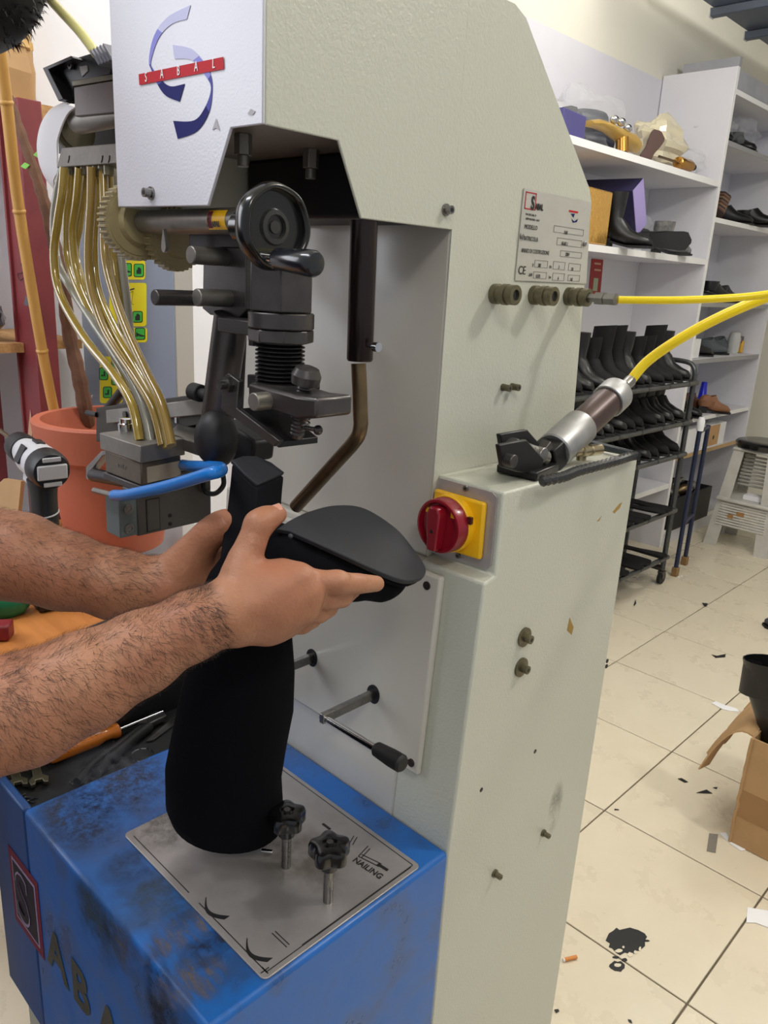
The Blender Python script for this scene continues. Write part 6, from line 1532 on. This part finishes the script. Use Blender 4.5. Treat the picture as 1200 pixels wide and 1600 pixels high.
# sole
near = [(431, 829), (452, 829), (490, 846), (540, 869), (590, 892), (628, 906), (648, 907)]
far = [(431, 829), (452, 813), (482, 799), (525, 789), (570, 794), (620, 826), (650, 862)]
ol = spline([bp(*p) for p in near[1:]], 6) + spline([bp(648, 907), bp(662, 901), bp(666, 890), bp(660, 876), bp(650, 862)], 5)[1:-1] + spline([bp(*p) for p in far[1:]], 6)[::-1] + [bp(433, 826)]
G().prism(ol, -NV_ * 0.0055).build('sole', SOLE, hb, bevel=0.0012)
cen = sum(ol, Vector()) / len(ol)
ol2 = [cen + (p - cen) * 0.965 - NV_ * 0.0056 for p in ol]
G().prism(ol2, -NV_ * 0.006).build('welt', CLOTH, hb, bevel=0.002)
# heel block
hq = [bp(362, 718), bp(380, 712), bp(401, 712), bp(424, 722), bp(445, 738), bp(424, 748), bp(403, 757), bp(383, 740)]
hc = sum(hq, Vector()) / len(hq)
G().prism(hq, -NV_ * 0.004).build('heel_tip', SOLE, hb, bevel=0.0012)
HA = (dp(390, 872, .772) - hc).normalized()
rg = []
for t, k in ((0.0041, 0.985), (0.02, 0.98), (0.045, 1.0), (0.07, 1.06), (0.10, 1.10)):
    rg.append([hc + (p - hc) * k + HA * (t * 1.25) for p in hq])
G().loft(rg).build('heel', mat('heel_fabric', (11, 11, 18), 0.85, spec=0.2, bump=0.05, bscale=800), hb, bevel=0.0015)
# upper: forefoot, instep, ankle
def bo(p, n=0.0, a=0.0, b=0.0): return tuple(Vector(p) - NV_ * n + AV_ * a + BV_ * b)
Bp, Tp = bp(452, 821), bp(650, 885)
m1, m2, m3 = Bp.lerp(Tp, 0.28), Bp.lerp(Tp, 0.56), Bp.lerp(Tp, 0.82)
ank = Vector(dp(392, 925, 0.762)); mid = hc + HA * 0.105
pr_ = []
pr_ += chain([(bo(Bp, .040), .030), (bo(m1, .040, 0, .002), .030), (bo(m2, .034, 0, .003), .0285), (bo(m3, .027), .022), (bo(Tp, .0215, -.014), .013)], .012)
for sgn in (-1, 1):
    pr_ += chain([(bo(m1, .030, 0, sgn * .014), .0185), (bo(m2, .027, 0, sgn * .018), .0175), (bo(m3, .023, 0, sgn * .012), .014)], .010)
pr_ += chain([(bo(Bp, .045), .030), (tuple(ank), .044)], .018)
pr_ += chain([(bo(m1, .046), .027), (bo(ank.lerp(m1, .35), 0.0), .040)], .02)
pr_ += chain([(tuple(mid), .026), (tuple(ank), .046)], .015)
sdf_build(pr_, .0026, 'upper', CLOTH, hb)
# shaft, standing on the plate with its opening down
rgt = Vector(ROT[:, 0])
rows = [(391, 935, .752, 66), (388, 990, .768, 69), (379, 1040, .79, 82), (370, 1100, .822, 89), (360, 1150, .852, 89), (350, 1205, .886, 90), (352, 1258, .922, 91), (356, 1275, .935, 88)]
axd = (dp(355, 1262, .925) - dp(390, 990, .765)).normalized(); r1 = (rgt - axd * rgt.dot(axd)).normalized(); r2 = axd.cross(r1)
rg = []
for u, v, D, hw in rows:
    c = dp(u, v, D); rx = hw * D / FPX
    ring = []
    for q in [2 * math.pi * k / 40 for k in range(40)]:
        p = c + r1 * (rx * math.cos(q)) + r2 * (rx * .72 * math.sin(q)); p.z = max(p.z, 0.8085); ring.append(p)
    rg.append(ring)
cl_ = sum(rg[-1], Vector()) / 40
inner = [[p + (cl_ - p) * .04 for p in rg[-1]], [p + (cl_ - p) * .06 - axd * .09 for p in rg[-1]]]
G().loft(rg).build('shaft', CLOTH, hb, smooth=80)
zp = dp(424, 1322, .935); zp.z = max(zp.z, .814)
zr_ = Vector((-.602, .452, .8115)); zr_ = at(417, 1330, 'Z', .8125)
G().obox(zr_, Vector((.8, .6, 0)), Vector((-.6, .8, 0)), Z3, (.015, .005, .004)).build('zip_pull', CHROME, hb, bevel=.001)
p = bp(453, 838, -.012) - BV_ * .002
a_ = Vector(dp(453, 838, .715)); G().ell(a_ + Vector(ROT[:, 2]) * .004, (.0024, .0024, .0024), 10, 6).build('side_mark', mat('side_mark', (64, 66, 74), .7), hb)

# ================================================================ the operator
SKIN = mat('skin', (178, 128, 98), 0.48, var=0.6, vscale=10, rgb2=(150, 88, 66), bump=0.30, bscale=300, sss=0.06, spec=0.4)
NAIL = mat('fingernail', (206, 150, 130), 0.28, spec=0.6, coat=0.2)
per = thing('person', 'worker in a black T-shirt leaning in, both bare forearms holding the black boot', 'person', (-0.92, -0.02, 0))
D_ = lambda u, v, d: tuple(dp(u, v, d))
prims = []
# right arm (nearer the camera)
RE = (-0.612, 0.070, 1.100); RS = (-0.80, 0.02, 1.37)
prims += chain([(RS, .052), ((-.70, .035, 1.23), .047), (RE, .045), (D_(-60, 1132, .597), .0455), (D_(40, 1108, .617), .0435), (D_(130, 1066, .632), .0390), (D_(220, 1020, .648), .0330), (D_(300, 976, .660), .0265), (D_(352, 952, .668), .0245)], .012)
prims += chain([(D_(300, 992, .655), .020), (D_(345, 972, .664), .018)], .012)
# right palm: metacarpals fan out of the wrist
W_ = [(D_(362, 938, .672), .019), (D_(366, 952, .670), .019), (D_(372, 965, .672), .018), (D_(376, 978, .677), .016)]
K_ = [(D_(466, 905, .690), .0138), (D_(482, 927, .688), .0138), (D_(474, 953, .692), .0130), (D_(448, 974, .700), .0120)]
for a, b in zip(W_, K_): prims += chain([a, (tuple((np.array(a[0]) * .4 + np.array(b[0]) * .6)), .0155), b], .014)
prims += chain([(D_(392, 912, .678), .0175), (D_(450, 912, .690), .0145)], .014)
prims += chain([(D_(410, 905, .690), .014), (D_(440, 893, .694), .010)], .012)
fing = [
    [(D_(466, 904, .690), .0122), (D_(500, 910, .694), .0112), (D_(530, 912, .700), .0108), (D_(560, 912, .716), .0096), (D_(588, 912, .738), .0078)],
    [(D_(480, 929, .696), .0118), (D_(512, 936, .705), .0106), (D_(534, 933, .716), .0100), (D_(550, 920, .742), .0090), (D_(556, 905, .760), .0080)],
    [(D_(474, 954, .703), .0112), (D_(498, 957, .712), .0102), (D_(512, 950, .724), .0094), (D_(524, 934, .750), .0086), (D_(528, 918, .768), .0078)],
    [(D_(450, 975, .708), .0105), (D_(472, 975, .716), .0096), (D_(488, 967, .728), .0088), (D_(500, 950, .750), .0080), (D_(503, 934, .766), .0072)]]
for f_ in fing: prims += chain(f_, .0012)
thumb_r = [(D_(372, 930, .674), .0180), (D_(377, 895, .679), .0158), (D_(383, 872, .683), .0132), (D_(394, 846, .686), .0116), (D_(404, 820, .690), .0113), (D_(417, 810, .695), .0100), (D_(434, 804, .702), .0084)]
prims += chain(thumb_r, .007)
for u, v, d_, r_ in ((470, 900, .684, .0085), (484, 926, .688, .0080), (478, 951, .694, .0075), (528, 909, .693, .0085), (404, 818, .687, .0088)):
    prims.append(('ell', (D_(u, v, d_), None, (r_, r_, r_)), .010))
prims += chain([(D_(395, 940, .662), .006), (D_(462, 906, .680), .006)], .010) + chain([(D_(395, 950, .661), .006), (D_(474, 928, .684), .006)], .010)
# left arm (farther)
LE = (-0.835, 0.150, 1.205); LS = (-1.12, 0.10, 1.40)
prims += chain([(LS, .052), ((-.99, .12, 1.31), .047), (LE, .045), (D_(-60, 858, .752), .0465), (D_(30, 870, .762), .0415), (D_(100, 892, .770), .0370), (D_(180, 911, .780), .0325), (D_(255, 916, .792), .0285)], .012)
prims += chain([(D_(180, 925, .785), .026), (D_(270, 938, .797), .024)], .012)
prims += chain([(D_(262, 916, .792), .027), (D_(305, 905, .800), .026), (D_(330, 900, .808), .022)], .014)
prims += chain([(D_(270, 905, .790), .0235), (D_(292, 880, .786), .0205), (D_(308, 858, .782), .0165), (D_(324, 838, .776), .0138), (D_(338, 827, .773), .0132), (D_(350, 818, .771), .0116), (D_(355, 814, .771), .0100)], .010)
for k, (v0, v1) in enumerate(((862, 850), (885, 878), (908, 906), (930, 932))):
    prims += chain([(D_(322, v0 + 8, .806), .0135), (D_(346, v0, .836), .0115), (D_(385, v1, .845), .0105), (D_(412, v1, .826), .0090)], .003)
P1, Q1 = sdf_mesh(prims, .0022)
# trunk, neck, head at coarse resolution, in the same body mesh
NECK = (-1.02, 0.20, 1.55); HEAD = np.array(dp(-108, -52, .86))
body = chain([((-.93, -.06, .98), .135), ((-.96, .0, 1.20), .150), ((-.985, .05, 1.34), .135)], .05)
body += chain([(RS, .062), ((-.97, .06, 1.42), .075), (LS, .062)], .05)
body += chain([((-.98, .09, 1.45), .06), (NECK, .056), (tuple(HEAD + np.array([.01, -.03, -.06])), .058)], .03)
fwd = np.array([0.10, 0.16, -0.98]); fwd /= np.linalg.norm(fwd)
sd_ = np.cross(fwd, [0, 0, 1]); sd_ /= np.linalg.norm(sd_); upv = np.cross(sd_, fwd)
RH = np.array([sd_, fwd, upv]).T
body += [('ell', (tuple(HEAD), RH.tolist(), (.075, .094, .105)), .02), ('ell', (tuple(HEAD + fwd * .035 - upv * .07), RH.tolist(), (.052, .055, .055)), .03)]
body += chain([(tuple(HEAD + fwd * .088 + upv * .005), .008), (tuple(HEAD + fwd * .105 - upv * .028), .013)], .012)
for s_ in (-1, 1): body += [('ell', (tuple(HEAD + sd_ * s_ * .076 - upv * .012), RH.tolist(), (.010, .022, .033)), .008)]
body += chain([(tuple(HEAD + fwd * .085 - upv * .062 - sd_ * .02), .008), (tuple(HEAD + fwd * .085 - upv * .062 + sd_ * .02), .008)], .008)
HIPR, HIPL = (-.83, -.10, .93), (-1.02, -.10, .93)
for hip, kn, an in ((HIPR, (-.82, -.03, .50), (-.82, -.12, .09)), (HIPL, (-1.05, .0, .50), (-1.05, -.09, .09))):
    body += chain([(hip, .088), (kn, .060), (an, .040)], .03)
P2, Q2 = sdf_mesh(body, .008)
gb_ = G(); gb_.v = [tuple(p) for p in P1] + [tuple(p) for p in P2]; o1 = len(P1)
gb_.f = [tuple(int(i) for i in q) for q in Q1] + [tuple(int(i) + o1 for i in q) for q in Q2]; gb_.mi = [0] * len(gb_.f)
BODY = gb_.build('body', SKIN, per, smooth=180)
md = BODY.modifiers.new('smooth', 'SMOOTH'); md.factor = 0.5; md.iterations = 2
sh_p = chain([((-.92, -.06, .93), .155), ((-.955, .0, 1.20), .165), ((-.985, .05, 1.34), .150)], .05) + chain([(RS, .074), ((-.97, .06, 1.42), .086), (LS, .074)], .05)
sh_p += chain([(RS, .074), ((-.725, .03, 1.265), .066)], .03) + chain([(LS, .074), ((-1.02, .115, 1.335), .066)], .03)
sdf_build(sh_p, .010, 'shirt', mat('black_cotton', (26, 27, 30), .9, bump=.1, bscale=200), per)
tr_p = chain([((-.93, -.09, .95), .150), ((-.93, -.10, .88), .150)], .04)
for hip, kn, an in ((HIPR, (-.82, -.03, .50), (-.82, -.12, .08)), (HIPL, (-1.05, .0, .50), (-1.05, -.09, .08))):
    tr_p += chain([(hip, .100), (kn, .075), (an, .062)], .04)
sdf_build(tr_p, .010, 'trousers', mat('dark_jeans', (38, 44, 60), .85, bump=.1, bscale=300), per)
for x, y in ((-.82, -.12), (-1.05, -.09)):
    G().loft([[Vector((x + w_ * math.cos(q), y + yy_, .0025 + hh_ * (.5 + .5 * math.sin(q)))) for q in [2 * math.pi * k / 16 for k in range(16)]] for yy_, w_, hh_ in ((-.075, .02, .05), (-.06, .038, .085), (0, .042, .10), (.08, .048, .075), (.15, .046, .055), (.19, .026, .04))]).build('shoe', LEATHER, per)
hair_p = [('ell', (tuple(HEAD + upv * .020 - fwd * .012), RH.tolist(), (.088, .103, .104)), .01), ('ell', (tuple(HEAD - fwd * .055 - upv * .02), RH.tolist(), (.076, .055, .075)), .02)]
HAIRM = mat('black_hair', (18, 17, 19), .55, var=.4, vscale=60)
sdf_build(hair_p, .007, 'hair', HAIRM, per)
rs = random.Random(4); hs = G()
for k in range(2600):
    z = rs.uniform(-.55, 1); a = rs.uniform(0, 2 * math.pi); r_ = math.sqrt(1 - z * z)
    q = np.array([r_ * math.cos(a), r_ * math.sin(a), z])
    base = HEAD + upv * .020 - fwd * .012 + RH @ (q * np.array([.086, .101, .102])); nrm_ = RH @ q
    if float((q * np.array([0, 1, 0])).sum()) > .75 and z < .35: continue
    t_ = nrm_ * .4 + np.array([rs.gauss(0, .6), rs.gauss(0, .6), rs.gauss(0, .6)]); t_ /= np.linalg.norm(t_)
    b_ = base; c_ = base + nrm_ * .0015 + t_ * .004; e_ = c_ + t_ * .004 + np.array([0, 0, -.003])
    wv = np.cross(t_, nrm_); wv = wv / (np.linalg.norm(wv) + 1e-9) * .0008
    hs.add([tuple(b_ - wv), tuple(b_ + wv), tuple(c_ + wv), tuple(c_ - wv), tuple(e_)], [(0, 1, 2, 3), (3, 2, 4)])
hs.build('hair_strands', HAIRM, per, smooth=0, kind='stuff')
for s_ in (-1, 1):
    e_ = HEAD + fwd * .079 + upv * .006 + sd_ * s_ * .031
    G().ell(tuple(e_), (.012, .012, .012), 12, 8).build('eye', PAPER, per); G().ell(tuple(e_ + fwd * .009), (.005, .005, .005), 10, 6).build('iris', INK, per)
# thumbnails
def nail(c, ax, out, l_, w_, name='thumbnail'):
    ax, out = fit(ax).normalized(), fit(out).normalized(); sd = ax.cross(out).normalized(); out = sd.cross(ax)
    g = G(); g.sheet(lambda a, b: Vector(c) + ax * (l_ * (a - .5) * (1 - .18 * (2 * b - 1) ** 2 * (1 if a > .5 else 0.3))) + sd * (w_ * (b - .5)) - out * (w_ * .30 * (2 * b - 1) ** 2), 8, 8, .0010)
    return g.build(name, NAIL, per)
view = Vector(ROT[:, 2])
up_ = -Vector(ROT[:, 1])
a, b = Vector(thumb_r[5][0]), Vector(thumb_r[6][0])
ax_t = (b - a).normalized(); out = (up_ * 1.0 - rgt * .2 - view * .45); out = (out - ax_t * out.dot(ax_t)).normalized()
nail(a.lerp(b, .70) + out * .0094, ax_t, out, .0135, .0125)
a, b = dp(338, 827, .773), dp(355, 814, .771); ax_t = (b - a).normalized(); out = (-view * 1.0 + up_ * .15 + rgt * .25); out = (out - ax_t * out.dot(ax_t)).normalized()
nail(a.lerp(b, .62) + out * .0136, ax_t, out, .0150, .0145)
# forearm hair: thin tapered blades
from mathutils.bvhtree import BVHTree
BVH = BVHTree.FromPolygons([tuple(p) for p in P1], [tuple(int(i) for i in q) for q in Q1])
rs = random.Random(9); hg = G()
def arm_hair(path, n_, dens_lo, dirn, seed, mean):
    P = [np.array(p) for p, r in path]; Rr = [r for p, r in path]
    for k in range(n_):
        t = rs.random() * (len(P) - 1); i = min(int(t), len(P) - 2); f = t - i
        c = P[i] * (1 - f) + P[i + 1] * f; r = Rr[i] * (1 - f) + Rr[i + 1] * f
        ax = P[i + 1] - P[i]; ax /= np.linalg.norm(ax)
        q = rs.random() * 2 * math.pi
        u = np.cross(ax, [0, 0, 1]); u /= np.linalg.norm(u); v = np.cross(ax, u)
        nr = u * math.cos(q) + v * math.sin(q)
        if nr @ np.array(view) > .35: continue
        hit = BVH.find_nearest(tuple(c + nr * (r * 1.05)))
        if hit[0] is None: continue
        s = np.array(hit[0]) - nr * .0004
        cm = np.array(up_) @ nr
        if rs.random() > dens_lo + (1 - dens_lo) * (0.5 + 0.5 * cm): continue
        tang = ax * dirn * .6 - np.array(up_) * (.75 if cm < .6 else .1) * mean + np.array([rs.gauss(0, .28), rs.gauss(0, .28), rs.gauss(0, .28)])
        tang -= nr * (tang @ nr); tang /= np.linalg.norm(tang)
        L = rs.uniform(.006, .015)
        m_ = s + tang * L * .5 + nr * .0022; e_ = s + tang * L + nr * .0024
        w_ = np.cross(tang, nr) * .00011
        hg.add([tuple(s - w_), tuple(s + w_), tuple(m_ + w_ * .8), tuple(m_ - w_ * .8), tuple(e_)], [(0, 1, 2, 3), (3, 2, 4)])
arm_hair([(D_(-60, 1132, .597), .0455), (D_(40, 1108, .617), .0435), (D_(130, 1066, .632), .0390), (D_(220, 1020, .648), .0330), (D_(300, 978, .660), .0275), (D_(345, 955, .667), .0250)], 9000, .35, 1, 1, 1.0)
arm_hair([(D_(-60, 858, .752), .0480), (D_(30, 876, .762), .0450), (D_(100, 895, .770), .0390), (D_(180, 912, .780), .0330), (D_(245, 916, .790), .0295)], 6000, .05, 1, 2, .3)
hg.build('arm_hair', mat('arm_hair_brown', (58, 40, 30), .6), per, smooth=0, kind='stuff')
